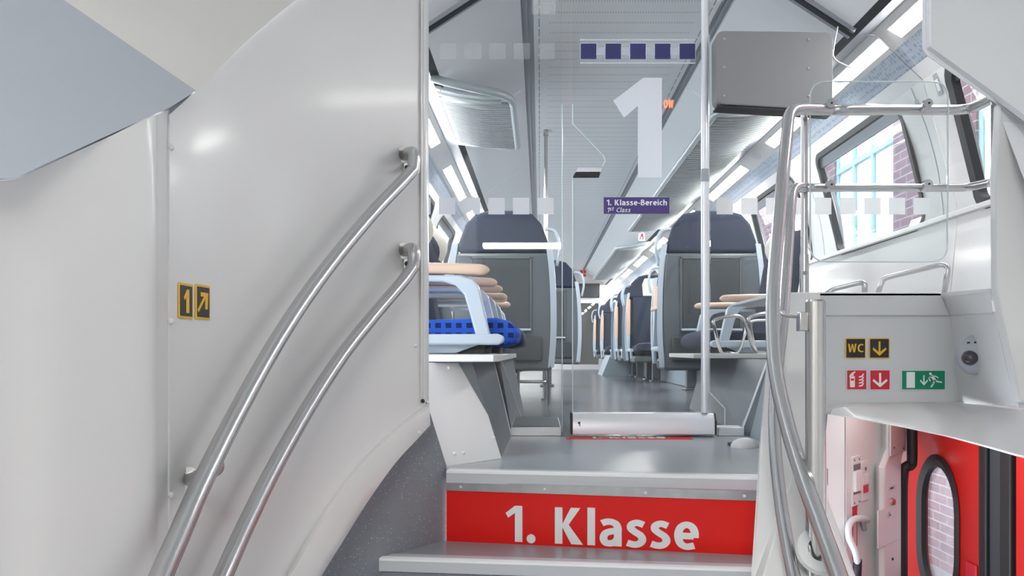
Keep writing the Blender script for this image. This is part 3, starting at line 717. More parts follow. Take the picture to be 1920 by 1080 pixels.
# ------------------------------------------------------------------ left cheek, plinth, shelf
pc = [W(799,680,2.60), W(885,680,2.68), W(941,860,2.625), W(838,875,2.45), W(806,797,2.40), W(799,780,2.42)]
P0, P1, P2 = W(838,875,2.45), W(941,860,2.625), W(799,680,2.56); N_ = (P1-P0).cross(P2-P0); pc = [p*(P0.dot(N_)/p.dot(N_)) for p in pc]
ck = empty('stair_cheek', pc[3], 'white cheek plate with screw caps left of the landing, under the shelf', 'cheek plate'); O = ck.location
MB().prism([p-O for p in pc], (-0.02,0.03,0)).build('plate', M['white'], ck, bevel=0.002)
for px, py in ((841,690),(852,851),(869,849),(925,821)):
    c = W(px,py,1.0); c = c*(P0.dot(N_)/c.dot(N_)) - O
    MB().ball(c,0.007,0.005,0.007,10,6).build('screw_cap', M['white'], ck)
def plinth(name, label, pts_lo, pts_hi, m, y1):
    pass
lp = empty('seat_plinth', (-0.14,2.66,FLOOR), 'grey slanted plinth under the shelf on the left of the landing', 'plinth'); O = lp.location
def sect(y, xt, xb, xw, zt=-0.034): return [Vector((xb,y,FLOOR)), Vector((xt,y,zt)), Vector((xw,y,zt)), Vector((xw,y,FLOOR))]
MB().loft([[p-O for p in sect(2.66,-0.225,-0.128,-0.79)], [p-O for p in sect(GY-0.01,-0.190,-0.118,-0.79)]]).build('body', M['plinth'], lp)
MB().loft([[p-O for p in sect(GY+0.02,-0.17,-0.115,-0.9)], [p-O for p in sect(4.9,-0.165,-0.100,-0.9)]]).build('rear_body', M['plinth'], lp)
MB().tube([Vector((-0.118,GY-0.03,FLOOR))-O, Vector((-0.192,GY-0.03,-0.036))-O], 0.0035, 6).build('edge_strip', M['alu'], lp)
MB().tube([Vector((-0.100,GY+0.9,FLOOR))-O, Vector((-0.163,GY+0.03,-0.036))-O], 0.003, 6).build('edge_strip', M['alu'], lp)
sh = empty('side_shelf', (-0.15,2.58,0), 'white shelf carrying the blue checked seat, left', 'shelf'); O = sh.location
MB().prism([Vector(p)-O for p in ((-0.79,2.58,-0.032),(-0.148,2.58,-0.032),(-0.135,2.62,-0.032),(-0.135,4.6,-0.032),(-0.18,4.85,-0.032),(-0.90,4.85,-0.032),(-0.90,3.36,-0.032),(-0.79,3.36,-0.032))], (0,0,0.024)).build('board', M['white'], sh, bevel=0.003)

# ------------------------------------------------------------------ sideways seats
def side_seat(loc, rz, label, fabric, w=0.50, backh=0.66, depth=0.58, arms=(0,1), cover=True, group=None):
    """origin on the shelf below the arm tip; faces +x; y runs across the seat"""
    r = empty('sideways_seat', loc, label, 'seat', group, rz=rz)
    # cushion with rounded nose, lofted along y
    prof = [(-0.42,0.035),(-0.05,0.03),(0.045,0.022),(0.088,0.035),(0.103,0.06),(0.098,0.09),(0.07,0.115),(0.02,0.128),(-0.15,0.122),(-0.42,0.115)]
    rings = []
    for k in range(9):
        t = k/8; y = 0.035+(w-0.07)*t; s = 1-0.10*abs(2*t-1)**6
        rings.append([Vector((x*(s if x > 0 else 1), y, 0.075+(z-0.075)*s)) for x, z in prof])
    MB().loft(rings).build('seat_cushion', fabric, r, bevel=0.012, seg=3)
    # backrest
    rings = []
    for k in range(11):
        t = k/10; z = 0.10+(backh-0.10)*t; xc = -0.36-0.10*t; ww = 0.5*(w-0.06)*(1-0.25*max(0,t-0.75)*4*0.5); th = 0.055*(1-0.5*max(0,t-0.85)*6)
        rings.append([Vector((xc+th*math.cos(a)*0.9, w/2+ww*math.copysign(abs(math.sin(a))**0.5, math.sin(a)), z)) for a in [2*math.pi*q/20 for q in range(20)]])
    MB().loft(rings).build('backrest', fabric, r, smooth='auto')
    rings = []
    for k in range(9):
        t = k/8; z = backh-0.18+0.20*t; xc = -0.435-0.02*t; th = 0.075*math.sin(math.pi*(0.12+0.80*t))
        rings.append([Vector((xc+th*math.cos(a), w/2+0.17*(0.8+0.2*math.sin(math.pi*t))*math.copysign(abs(math.sin(a))**0.6, math.sin(a)), z)) for a in [2*math.pi*q/16 for q in range(16)]])
    hr = MB().loft(rings).build('headrest', M['navy'] if fabric is not M['check'] else M['frame'], r, smooth='auto')
    if cover:
        rings = []
        for k in range(9):
            t = k/8; z = backh-0.15+0.19*t; xc = -0.425-0.02*t; th = 0.09*math.sin(math.pi*(0.14+0.72*t))
            rings.append([Vector((xc+th*math.cos(a), w/2+0.12*math.copysign(abs(math.sin(a))**0.6, math.sin(a)), z)) for a in [2*math.pi*q/16 for q in range(16)]])
        MB().loft(rings).build('headrest_cover', M['headrest'], hr, smooth='auto')
    # under frame: rail along each side with rounded end, pale housing below
    MB().box((-0.45,0.03,0.0),(-0.12,w-0.03,0.035)).prism([(-0.12,0.03,0.0),(-0.03,0.03,0.035),(-0.12,0.03,0.035)], (0,w-0.06,0)).build('base_housing', M['frame'], r, bevel=0.004)
    MB().box((-0.11,0.05,0.0),(-0.02,w-0.05,0.032)).build('hinge', M['rubber'], r)
    for s in arms:
        y = 0.0 if s == 0 else w-0.0
        a = MB()
        a.prism([(-0.45,y-0.02,0.030),(0.035,y-0.02,0.030),(0.052,y-0.02,0.042),(0.05,y-0.02,0.060),(0.03,y-0.02,0.068),(-0.45,y-0.02,0.066)], (0,0.04,0))
        rail = a.build('side_rail', M['frame'], r, bevel=0.008, seg=3)
        a = MB(); pr = [(-0.45,0.268),(-0.10,0.268),(-0.055,0.255),(-0.035,0.23),(0.005,0.06),(-0.045,0.06),(-0.085,0.200),(-0.115,0.232),(-0.16,0.245),(-0.45,0.247)]
        a.prism([(x,y-0.018,z) for x, z in pr], (0,0.036,0)); a.build('arm_support', M['frame'], r, bevel=0.007, seg=3)
        a = MB(); rings = []
        for k in range(12):
            t = [0,.2,.4,.6,.8,.9,.935,.96,.978,.99,.997,1][k]; x = -0.46+0.46*t; hw = 0.026*(1 if t < 0.9 else math.sqrt(max(0.02,1-((t-0.9)/0.1)**2))); hz = 0.019*(1 if t < 0.93 else math.sqrt(max(0.05,1-((t-0.93)/0.07)**2)))
            zc = 0.286+0.006*math.sin(math.pi*t)
            rings.append([Vector((x, y+hw*math.copysign(abs(math.cos(b))**0.6, math.cos(b)), zc+hz*math.copysign(abs(math.sin(b))**0.7, math.sin(b)))) for b in [2*math.pi*q/16 for q in range(16)]])
        a.loft(rings).build('armrest', M['wood'], r, smooth='auto')
    return r
gS = 'sideways seats behind the glass on the left'
side_seat((-0.172,2.735,-0.006), 0, 'blue checked sideways seat with wooden armrests on the left shelf', M['check'], 0.505)
side_seat((-0.165,3.57,-0.006), 0, 'dark sideways seat just behind the glass, next after the blue checked seat', M['navy'], 0.50, group=gS)
side_seat((-0.173,4.24,-0.006), 0, 'dark sideways seat farthest back on the left shelf', M['navy'], 0.50, group=gS)
gR = 'sideways seats behind the glass on the right'
side_seat((0.945,4.89,-0.006), math.pi, 'dark sideways seat on the right shelf behind the tubular hoops', M['navy'], 0.69, arms=(0,1))
# right shelf + plinth
sh = empty('side_shelf', (0.8,4.0,0), 'pale shelf with tubular loops on the right behind the glass', 'shelf'); O = sh.location
MB().prism([Vector(p)-O for p in ((0.765,3.98,-0.032),(1.72,3.98,-0.032),(1.72,4.95,-0.032),(0.80,4.95,-0.032))], (0,0,0.024)).build('board', M['white'], sh, bevel=0.003)
rp = empty('seat_plinth', (0.93,3.4,FLOOR), 'dark grey slanted plinth on the right behind the glass', 'plinth'); O = rp.location
MB().loft([[p-O for p in sect(GY+0.05,0.975,0.86,1.44)], [p-O for p in sect(4.98,1.02,0.93,1.60)]]).build('body', M['plinth'], rp)
MB().tube([Vector((0.846,GY+0.03,FLOOR))-O, Vector((0.965,GY+0.03,-0.03))-O], 0.004, 6).build('edge_strip', M['alu'], rp)
struct(MB().loft([[Vector((0.862,2.50,FLOOR-0.05)),Vector((0.90,2.50,-0.035)),Vector((0.915,2.50,-0.035)),Vector((0.88,2.50,FLOOR-0.05))],[Vector((0.862,GY-0.02,FLOOR-0.05)),Vector((0.955,GY-0.02,-0.03)),Vector((0.97,GY-0.02,-0.03)),Vector((0.88,GY-0.02,FLOOR-0.05))]]).build('wall_landing_right', M['sideblue']))
# loops on the right shelf
def loop_guard(px0, px1, y0, y1, d, label, skew=0.0):
    """a bent tube hoop: flat top, legs curving to the shelf"""
    r = empty('tubular_loop', W((px0+px1)/2, 663, d), label, 'hoop', 'tubular hoops on the right shelf'); O = r.location
    pts = [W(px0+26,y1-1,d+0.18), W(px0+12,y1-4,d+0.10), W(px0,y0+22,d), W(px0+2,y0+6,d), W(px0+45,y0,d), W(px0+60,y0+20,d), W(px0+72,y1-8,d), W(px0+92,y1-1,d+0.04), W(px0+125,y1-1,d+0.10)]
    MB().tube([p-O for p in catmull(pts, 6)], 0.009, 12).build('tube', M['steel'], r, smooth=True)
    pts = [W(px0+26,y1-1,d+0.18), W(px0+44,y1-3,d+0.18), W(px0+57,y0+34,d+0.22), W(px0+64,y0+12,d+0.24), W(px0+100,y0+8,d+0.25), W(px0+135,y0+8,d+0.26)]
    MB().tube([p-O for p in catmull(pts, 6)], 0.008, 12).build('rear_tube', M['steel'], r, smooth=True)
loop_guard(1340,1440,593,663,3.98,'bent steel hoop nearer the aisle on the right shelf')
loop_guard(1406,1500,588,663,3.98,'bent steel hoop on the right shelf, partly behind the curved handrail')

# ------------------------------------------------------------------ big transverse seats
OUT = [(-0.315,-0.12),(-0.325,0.10),(-0.325,0.35),(-0.315,0.55),(-0.29,0.72),(-0.25,0.83),(-0.19,0.895),(-0.10,0.918),(0.10,0.918),(0.19,0.895),(0.25,0.83),(0.29,0.72),(0.315,0.55),(0.325,0.35),(0.325,0.10),(0.315,-0.12)]
def outline(s, zlo, zhi):
    """points of the back outline between two heights, scaled in x"""
    o = []
    half = OUT[:8]
    def xat(z):
        for (a, b), (c, d) in zip(half, half[1:]):
            if b <= z <= d: return a+(c-a)*(z-b)/(d-b)
        return half[0][0] if z < half[0][1] else half[-1][0]
    zs = sorted({zlo, zhi, *[z for _, z in half if zlo < z < zhi]})
    L_ = [(xat(z)*s, z) for z in zs]; return L_ + [(-x, z) for x, z in L_[::-1]]
def big_seat(loc, rz, label, group, armup=None, cover=True, sc_=1.0, low=True, foot=FLOOR):
    """origin on the floor; back shell towards -y, sitter faces +y; heights relative to the eye line"""
    r = empty('passenger_seat', (loc[0], loc[1], FLOOR), label, 'seat', group, rz=rz)
    K = -FLOOR
    def Z(z): return z+K
    def pr(o, y): return [(x, y, Z(z)) for x, z in o]
    # upper cloth
    cl = outline(0.985, 0.645, 0.918)
    MB().prism(pr(cl,-0.02), (0,0.10,0)).build('upper_backrest', M['navy'], r, bevel=0.022, seg=4)
    sl = outline(1.0, -0.12, 0.64)
    MB().prism(pr(sl,-0.035), (0,0.06,0)).build('back_shell', M['shell'], r, bevel=0.02, seg=4)
    # recessed panel on the shell's back, ledge, pocket
    MB().prism(pr([(-0.20,0.16),(0.17,0.16),(0.17,0.60),(-0.20,0.60)],-0.040), (0,0.01,0)).build('back_recess', M['shelldark'], r, bevel=0.004)
    fr = MB()
    for a, b, c, d in ((-0.215,0.145,-0.20,0.615),(0.17,0.145,0.185,0.615),(-0.215,0.60,0.185,0.615)): fr.prism(pr([(a,b),(c,b),(c,d),(a,d)],-0.042), (0,0.02,0))
    fr.build('recess_frame', M['shell'], r, bevel=0.003)
    MB().box((-0.21,-0.075,Z(0.135)),(0.18,-0.035,Z(0.150))).build('ledge', M['frame'], r, bevel=0.004)
    if low:
        MB().prism(pr([(-0.27,-0.06),(0.04,-0.06),(0.04,0.10),(-0.27,0.10)],-0.052), (0,0.02,0)).build('pocket', M['shelldark'], r, bevel=0.01)
        MB().prism(pr([(0.07,-0.06),(0.25,-0.06),(0.25,0.10),(0.07,0.10)],-0.052), (0,0.02,0)).build('pocket', M['shelldark'], r, bevel=0.01)
    # side frames: pale strips wrapping the edges
    for s in (-1,1):
        pts = [Vector((s*0.318,0.02,Z(-0.10))), Vector((s*0.333,0.015,Z(0.10))), Vector((s*0.333,0.015,Z(0.35))), Vector((s*0.322,0.02,Z(0.55))), Vector((s*0.302,0.02,Z(0.70)))]
        MB().loft([[p+Vector((a,b,0)) for a, b in ((-.030,-.058),(.008,-.045),(.012,.05),(-.012,.055))] for p in catmull(pts,4)]).build('side_frame', M['frame'], r, smooth='auto')
    # padded front
    rings = []
    for k in range(13):
        t = k/12; z = 0.05+0.60*t; w = 0.275*(1-0.06*t); th = 0.05+0.02*math.sin(math.pi*t)
        rings.append([Vector((w*math.copysign(abs(math.cos(a))**0.5, math.cos(a)), 0.07+th*math.copysign(abs(math.sin(a))**0.8, math.sin(a)), Z(z))) for a in [2*math.pi*q/20 for q in range(20)]])
    MB().loft(rings).build('backrest', M['navy'], r, smooth='auto')
    rings = []
    for k in range(9):
        t = k/8; y = 0.06+0.50*t; w = 0.275; zc = 0.035-0.02*math.sin(math.pi*t)+0.02*t; h = 0.065*(1 if 0 < k < 8 else 0.6)
        rings.append([Vector((w*math.copysign(abs(math.cos(a))**0.4, math.cos(a)), y, Z(zc)+h*math.copysign(abs(math.sin(a))**0.6, math.sin(a)))) for a in [2*math.pi*q/20 for q in range(20)]])
    MB().loft(rings).build('seat_cushion', M['navy'], r, smooth='auto')
    if cover:
        MB().prism(pr([(-0.14,0.66),(0.14,0.66),(0.15,0.80),(0.12,0.87),(-0.12,0.87),(-0.15,0.80)],0.075), (0,0.02,0)).build('headrest_cover', M['headrest'], r, bevel=0.008)
    # handle loop on the aisle shoulder
    hs = 1 if loc[0] < 0.4 else -1
    if rz: hs = -hs
    pts = [Vector((hs*0.27,0.0,Z(0.80))), Vector((hs*0.335,-0.005,Z(0.78))), Vector((hs*0.365,-0.005,Z(0.68))), Vector((hs*0.345,0.0,Z(0.56)))]
    MB().tube(catmull(pts,5), 0.011, 10).build('shoulder_handle', M['frame'], r, smooth=True)
    # under-seat frame and post
    MB().box((-0.29,0.0,Z(-0.12)),(0.29,0.50,Z(-0.045))).build('seat_pan', M['shell'], r, bevel=0.02)
    lp_ = MB().box((-0.045,0.14,0.02),(0.045,0.24,Z(-0.10))).build('leg_post', M['post'], r, bevel=0.01)
    MB().box((-0.07,0.10,0.0),(0.07,0.30,0.02)).build('foot_plate', M['post'], lp_, bevel=0.006)
    # armrests
    for s in (-1,1):
        x = s*0.315
        MB().cyl((x,0.05,Z(0.02)),(x,0.46,Z(0.02)),0.020,12).build('side_tube', M['frame'], r, smooth='auto')
        MB().box((x-0.012,0.38,Z(-0.08)),(x+0.012,0.42,Z(0.02))).build('bracket', M['frame'], r, bevel=0.004)
        if armup == s:
            MB().box((x-0.022,0.10,Z(0.20)),(x+0.022,0.135,Z(0.62))).build('armrest', M['wood'], r, bevel=0.008)
            MB().box((x-0.018,0.10,Z(0.02)),(x+0.018,0.14,Z(0.20))).build('arm_support', M['frame'], r, bevel=0.006)
        else:
            MB().box((x-0.022,0.08,Z(0.285)),(x+0.022,0.46,Z(0.315))).build('armrest', M['wood'], r, bevel=0.008)
            MB().prism([(x-0.015,0.30,Z(0.285)),(x-0.015,0.37,Z(0.285)),(x-0.015,0.42,Z(0.02)),(x-0.015,0.38,Z(0.02))], (0.03,0,0)).build('arm_support', M['frame'], r, bevel=0.004)
    return r
gB = 'passenger seats with grey shells turned to the glass'
big_seat((-0.235,5.2), 0, 'large grey-backed passenger seat left of the aisle, nearest the glass', gB)
big_seat((1.12,5.2), 0, 'large grey-backed passenger seat right of the aisle, nearest the glass', gB)
big_seat((0.075,8.0), 0, 'grey-backed passenger seat second along the left of the aisle', gB)
gF = 'passenger seats facing the glass on the right of the aisle'
for k, y in enumerate((9.55, 11.05, 13.5, 15.6)):
    lab = ['navy passenger seat with raised wooden armrest facing the camera, nearest on the right', 'navy passenger seat with raised wooden armrest, second of those facing the camera', 'navy passenger seat with raised wooden armrest, third of those facing the camera', 'navy passenger seat with raised wooden armrest, farthest by the end wall'][k]
    if k == 3: y = 15.3
    big_seat((1.36, y), math.pi, lab, gF, armup=1)
gA = 'passenger seats turned away on the right of the aisle'
for k, y in enumerate((7.6,)):
    big_seat((1.40, y), math.pi, 'navy passenger seat with cream headrest just beyond the large right seat', gF, armup=1)
for k, y in enumerate((9.74, 11.24)):
    big_seat((1.36, y), 0, ['navy passenger seat backing onto the nearest camera-facing seat on the right','navy passenger seat backing onto the second camera-facing seat'][k], gA, armup=-1)
# far plinth beside the last seats
fp = empty('heater_box', (1.2,12.0,FLOOR), 'pale grey box on the floor between the far right seats', 'box')
MB().loft([[Vector((-0.28,-0.2,0)),Vector((-0.16,-0.2,0.3)),Vector((0.35,-0.2,0.3)),Vector((0.35,-0.2,0))],[Vector((-0.28,0.7,0)),Vector((-0.16,0.7,0.3)),Vector((0.35,0.7,0.3)),Vector((0.35,0.7,0))]]).build('body', M['sideblue'], fp)
wb = MB().box((1.46,5.1,FLOOR),(1.72,13.4,FLOOR+0.33)).build('baseboard_right', M['sideblue'], bevel=0.01); struct(wb)
wb = MB().box((-0.90,5.0,FLOOR),(-0.66,Y1,FLOOR+0.33)).build('baseboard_left', M['sideblue'], bevel=0.01); struct(wb)
# grab pole
gp = empty('grab_pole', (0.045,5.85,FLOOR), 'slim vertical grab pole behind the large left seat', 'pole')
MB().cyl((0,0,0),(0,0,1.94),0.014,14).build('tube', M['steel'], gp, smooth='auto'); MB().cyl((0,0,0),(0,0,0.012),0.035,16).build('floor_flange', M['steel'], gp, smooth='auto')
MB().cyl((0,0,1.93),(0,0,1.965),0.018,14).build('top_cap', M['steel'], gp, smooth='auto')
lf = empty('under_seat_rack', (-0.1,5.3,FLOOR), 'low tubular steel rack under the large left seat', 'rack')
m_ = MB()
for z in (0.235,0.155):
    m_.tube(fillet([(-0.14,0.0,z-0.1*(z>.2)),(-0.04,-0.05,z),(0.16,-0.05,z),(0.16,0.25,z)],0.05,4),0.010,8)
for x, y in ((-0.04,-0.05),(0.16,-0.05),(0.16,0.25)): m_.cyl((x,y,0),(x,y,0.235),0.010,8)
m_.build('tubes', M['steel'], lf, smooth='auto')

# ------------------------------------------------------------------ glass partition
def gx(px, d=GY): return (px-VX)/F*d
def gz(py, d=GY): return (VY-py)/F*d
def pane(name, label, poly, y, m=None, edges=(), cat='glass panel'):
    r = empty(name, (poly[0][0], y, poly[0][1]), label, cat); O = r.location
    MB().prism([Vector((x,y,z))-O for x, z in poly], (0,0.008,0)).build('pane', m or M['glass'], r)
    for e in edges:
        MB().tube([Vector((x,y-0.001,z))-O for x, z in e], 0.0022, 6).build('polished_edge', M['edge'], r)
    return r
xl = gx(1054); yG = GY
pane('glass_panel', 'fixed glass panel left of the glass door, with etched squares', [(-0.49,-0.02),(-0.49,1.352),(-0.09,1.615),(xl,1.615),(xl,gz(798)),(-0.125,gz(798)),(-0.19,-0.02)], GY, edges=[[(xl,gz(195)),(xl,gz(810))]])
# door leaf with finger notch
x0, x1 = gx(1073), gx(1329)
notch = [(x0,gz(332)),(x0+0.004,gz(326)),(gx(1084),gz(316)),(gx(1128),gz(316)),(gx(1134),gz(305)),(gx(1131),gz(297)),(gx(1074),gz(240)),(x0,gz(230))]
dr = pane('glass_door', 'sliding glass door leaf with numeral 1 and violet class sign', [(x1,1.60),(x0,1.60)]+notch[::-1]+[(x0,-0.255),(x1,-0.255)], GY-0.03, edges=[[(x0,gz(200)),(x0,gz(236)),(gx(1131),gz(297)),(gx(1134),gz(305)),(gx(1128),gz(316))],[(x0+0.004,gz(326)),(x0,gz(335)),(x0,-0.255)]], cat='glass door')
O = dr.location
hm = MB(); hy = GY-0.045
a = [(gx(1075,3.3),gz(330,3.3)),(gx(1124,3.3),gz(330,3.3)),(gx(1126,3.3),gz(323,3.3)),(gx(1079,3.3),gz(323,3.3))]
MB().prism([Vector((x,hy,z))-O for x, z in a], (0,0.03,0)).build('grip', M['rubber'], dr)
a = [(gx(1080,3.3),gz(321.5,3.3)),(gx(1127,3.3),gz(321.5,3.3)),(gx(1129,3.3),gz(314,3.3)),(gx(1084,3.3),gz(314,3.3))]
MB().prism([Vector((x,hy,z))-O for x, z in a], (0,0.03,0)).build('grip_plate', M['alu'], dr)
# bottom rail
rl = MB(); pr = [(GY-0.075,-0.338),(GY-0.075,-0.283),(GY-0.055,-0.253),(GY+0.02,-0.253),(GY+0.02,-0.338)]
xa, xb = gx(1072,3.28), gx(1341,3.28)
rl.loft([[Vector((xa,y,z))-O for y, z in pr],[Vector((xb,y,z))-O for y, z in pr]]); rl.build('bottom_rail', M['alu'], dr, bevel=0.002)
rl = MB(); rl.loft([[Vector((x,y-0.002,z))-O for y, z in pr] for x in (xa-0.004, xa+0.004)]); rl.loft([[Vector((x,y-0.002,z))-O for y, z in pr] for x in (xb-0.003,xb+0.005)]); rl.build('rail_end_cap', M['rubber'], dr)
kh = MB(); c = Vector((gx(1086,3.27),GY-0.076,gz(793,3.27)))-O; kh.cyl(c, c+Vector((0,-0.002,0)), 0.005, 12); kh.prism([c+Vector((-0.001,-0.001,0)),c+Vector((0.002,-0.001,0)),c+Vector((0.006,-0.001,-0.014)),c+Vector((0.002,-0.001,-0.013))],(0,-0.001,0)); kh.build('keyhole', M['rubber'], dr)
MB().cyl(Vector((gx(1321,3.30),GY-0.055,-0.25))-O, Vector((gx(1321,3.30),GY-0.055,1.60))-O, 0.0155, 18).build('vertical_tube', M['alu'], dr, smooth='auto')
MB().cyl(Vector((gx(1321,3.30),GY-0.055,gz(342,3.3)))-O, Vector((gx(1321,3.30),GY-0.055,gz(318,3.3)))-O, 0.0165, 18).build('tube_sleeve', M['channel'], dr, smooth='auto')
pane('glass_panel', 'fixed glass panel right of the glass door, behind the handrails', [(gx(1332),-0.02),(gx(1332),1.60),(0.90,1.615),(1.29,1.352),(1.42,1.34),(1.62,1.15),(1.77,0.60),(1.72,0.05),(1.0,0.05),(0.97,-0.02),(0.855,gz(798)),(gx(1362),gz(798)),(gx(1362),gz(767)),(gx(1332),gz(735))], GY+0.03, edges=[[(gx(1332),gz(735)),(gx(1362),gz(767)),(gx(1362),gz(798))],[(gx(1332),gz(60)),(gx(1332),gz(735))]])
# feet of the fixed panels
ft = empty('panel_foot', (-0.02,GY,FLOOR), 'low aluminium foot under the left glass panel', 'foot')
MB().box((gx(958)-ft.location.x,-0.02,0.0),(gx(1052)-ft.location.x,0.5,0.036)).build('body', M['alu'], ft, bevel=0.002); MB().box((gx(960)-ft.location.x,0.0,0.036),(gx(1050)-ft.location.x,0.5,0.038)).build('cover', M['plinth'], ft)
ft = empty('panel_foot', (0.8,GY,FLOOR), 'low aluminium foot under the right glass panel', 'foot')
MB().box((gx(1345)-0.8,-0.02,0.0),(gx(1393)-0.8,0.08,0.036)).build('body', M['alu'], ft, bevel=0.002)
# header beams following the ceiling over the glass
for sd in (-1,1):
    mb = MB(); a, b, c = Vector((CX+sd*0.47,GY-0.03,1.605)), Vector((CX+sd*0.90,GY-0.03,1.325)), Vector((CX+sd*0.90,GY-0.03,1.35))
    if sd < 0: b = Vector((CX-0.99,GY-0.03,1.27))
    nrm = Vector((-(b-a).z*sd,0,(b-a).x*sd)).normalized()*-1
    if nrm.z > 0: nrm = -nrm
    mb.prism([a, b, b+nrm*-0.035, a+nrm*-0.035], (0,0.07,0))
    o = mb.build('trim_header', M['channel'], bevel=0.004); struct(o)
    g_ = MB(); g_.prism([a+nrm*0.008, b+nrm*0.008, b, a], (0,0.03,0)); struct(g_.build('trim_header_gasket', M['darkgap']))
# etched squares etc., standing on the glass
yq = GY-0.0015
def decal(name, x0, y0, x1, y1, m, label, cat, group=None, d=yq, th=0.001):
    cx, cz = (gx(x0,d)+gx(x1,d))/2, (gz(y0,d)+gz(y1,d))/2; hw, hh = abs(gx(x1,d)-gx(x0,d))/2, abs(gz(y0,d)-gz(y1,d))/2
    o = MB().box((-hw,-th,-hh),(hw,0,hh)).build(name, m); o.location = (cx,d,cz); return tag(o, label, cat, group)
ords = ['first','second','third','fourth','fifth','sixth','seventh','eighth','ninth']
for k, x in enumerate((792,838.5,885,931,977,1023)):
    decal('etched_square', x-15.3, 371, x+15.3, 402, M['frost'], 'pale etched square on the left glass panel, %s from the left in the middle row' % ords[k], 'etched square', 'etched squares across the glass')
for k in range(9):
    x = 1359+46.1*k; decal('etched_square', x-15.3, 371, x+15.3, 402, M['frost'], 'pale etched square on the right glass panel, %s from the door tube' % ords[k], 'etched square', 'etched squares across the glass', d=GY+0.028)
for k in range(5):
    x = 840+46.2*k; decal('etched_square', x-15.5, 81, x+15.5, 111, M['frostfaint'], 'faint etched square high on the left glass panel, %s from the left' % ords[k], 'etched square', 'faint etched squares high on the left')
yd = GY-0.0315
emb = empty('square_band_emblem', (gx(1196,yd),yd,gz(96,yd)), 'band of five navy squares between white lines, high on the glass door', 'emblem'); O = emb.location
def dpart(x0,y0,x1,y1,m,nm,th):
    MB().box((gx(x0,yd)-O.x,-th,gz(y1,yd)-O.z),(gx(x1,yd)-O.x,0,gz(y0,yd)-O.z)).build(nm, m, emb)
dpart(1089,76,1304,117,M['frostfaint'],'band_field',0.0003)
dpart(1089,89,1303,104,M['frostband'],'band',0.0006)
dpart(1088,73.5,1304,75.8,M['frostline'],'line',0.001); dpart(1088,117.2,1304,119.5,M['frostline'],'line',0.001)
for k in range(5):
    x = 1103.5+46.3*k
    dpart(x-15.6,81,x+15.6,112,M['frostline'],'square_outline',0.001); dpart(x-14.6,82,x+14.6,111,M['navyprint'],'square',0.0014)
one = MB().prism([(gx(x,yd)-gx(1196,yd),0,gz(y,yd)-gz(240,yd)) for x, y in ((1206,146),(1241,146),(1241,333),(1196,333),(1196,198),(1170,221),(1150,189))], (0,-0.001,0)).build('numeral_one', M['frostone'])
one.location = (gx(1196,yd),yd,gz(240,yd)); tag(one, 'large pale numeral 1 on the glass door', 'numeral')
vs = empty('class_sign', (gx(1132,yd),yd,gz(401,yd)), 'violet sign reading 1. Klasse-Bereich and 1st Class on the glass door', 'sign')
w = gx(1255,yd)-gx(1132,yd); h = gz(370,yd)-gz(401,yd)
MB().box((-0.001,-0.0004,-0.001),(w+0.001,0,h+0.001)).build('outline', M['frostline'], vs); MB().box((0,-0.001,0),(w,0,h)).build('board', M['purple'], vs)
MB().letters('1. Klasse-Bereich', w*0.92, h*0.34, wt=0.16, depth=0.0006, o=(w*0.042,-0.001,h*0.515)).build('main_lettering', M['decal'], vs)
MB().letters('1', w*0.032, h*0.29, wt=0.10, shear=0.22, depth=0.0006, o=(w*0.040,-0.001,h*0.09)).letters('st', w*0.062, h*0.24, wt=0.12, shear=0.22, depth=0.0006, o=(w*0.083,-0.001,h*0.19)).letters('Class', w*0.215, h*0.29, wt=0.115, shear=0.22, depth=0.0006, o=(w*0.185,-0.001,h*0.09)).build('small_lettering', M['decal'], vs)
le = MB().letters('ow', gx(1260)-gx(1242), (gz(192)-gz(207))*1.35, wt=0.15, depth=0.001).build('lit_letters', M['led']); le.location = (gx(1242),GY-0.035,gz(207)); tag(le, 'small glowing red letters ow at the right edge of the numeral 1', 'lettering')  # glowing letters set on the pane imitate a display mirrored in the glass
# faint pictogram at the very top
tp = empty('pictogram_sticker', (gx(997),GY-0.002,gz(27)), 'grey pictogram sticker with arrow at the top of the left glass panel', 'sticker')
MB().box((0,-0.0008,0),(gx(1042)-gx(997),0,0.07)).build('face', M['frostfaint'], tp)
MB().poly2([(0.012,0.028),(0.026,0.042),(0.026,0.032),(0.045,0.032),(0.045,0.024),(0.026,0.024),(0.026,0.014)],0.0012).tube([Vector((x,-0.001,z)) for x, z in ((0.035,0.05),(0.06,0.055),(0.08,0.05),(0.085,0.03),(0.075,0.015))],0.0018,5).build('print', M['frostfaint'], tp)

# grey casing hung at the glass
gc = empty('monitor_casing', W(1451,131,3.22), 'grey metal casing of a monitor hanging at the upper right glass', 'monitor'); O = gc.location
cs = [W(1343,57,3.22),W(1562,60,3.22),W(1562,207,3.22),W(1343,194,3.22)]
u = fillet([cs[0].lerp(cs[1],0.5)]+[cs[1],cs[2],cs[3],cs[0]]+[cs[0].lerp(cs[1],0.5)], 0.035, 5)[:-1]
MB().prism([p-O for p in u], (0,0.09,0)).build('housing', M['displaygrey'], gc, bevel=0.004)
MB().prism([W(1345,197,3.225)-O,W(1562,209,3.225)-O,W(1562,213,3.225)-O,W(1345,200,3.225)-O], (0,0.08,0)).build('lower_plate', M['rubber'], gc)
for px, py in ((1358,73),(1516,74),(1358,126),(1516,128),(1358,180),(1516,180)):
    c = W(px,py,3.219)-O; MB().cyl(c, c+Vector((0,-0.003,0)), 0.006, 10, 0.004).build('screw', M['channel'], gc)
MB().tube(catmull([W(1571,50,3.27)-O,W(1564,85,3.27)-O,W(1565,110,3.27)-O,W(1595,127,3.27)-O],5),0.003,6).build('cable', M['alu'], gc, smooth=True)

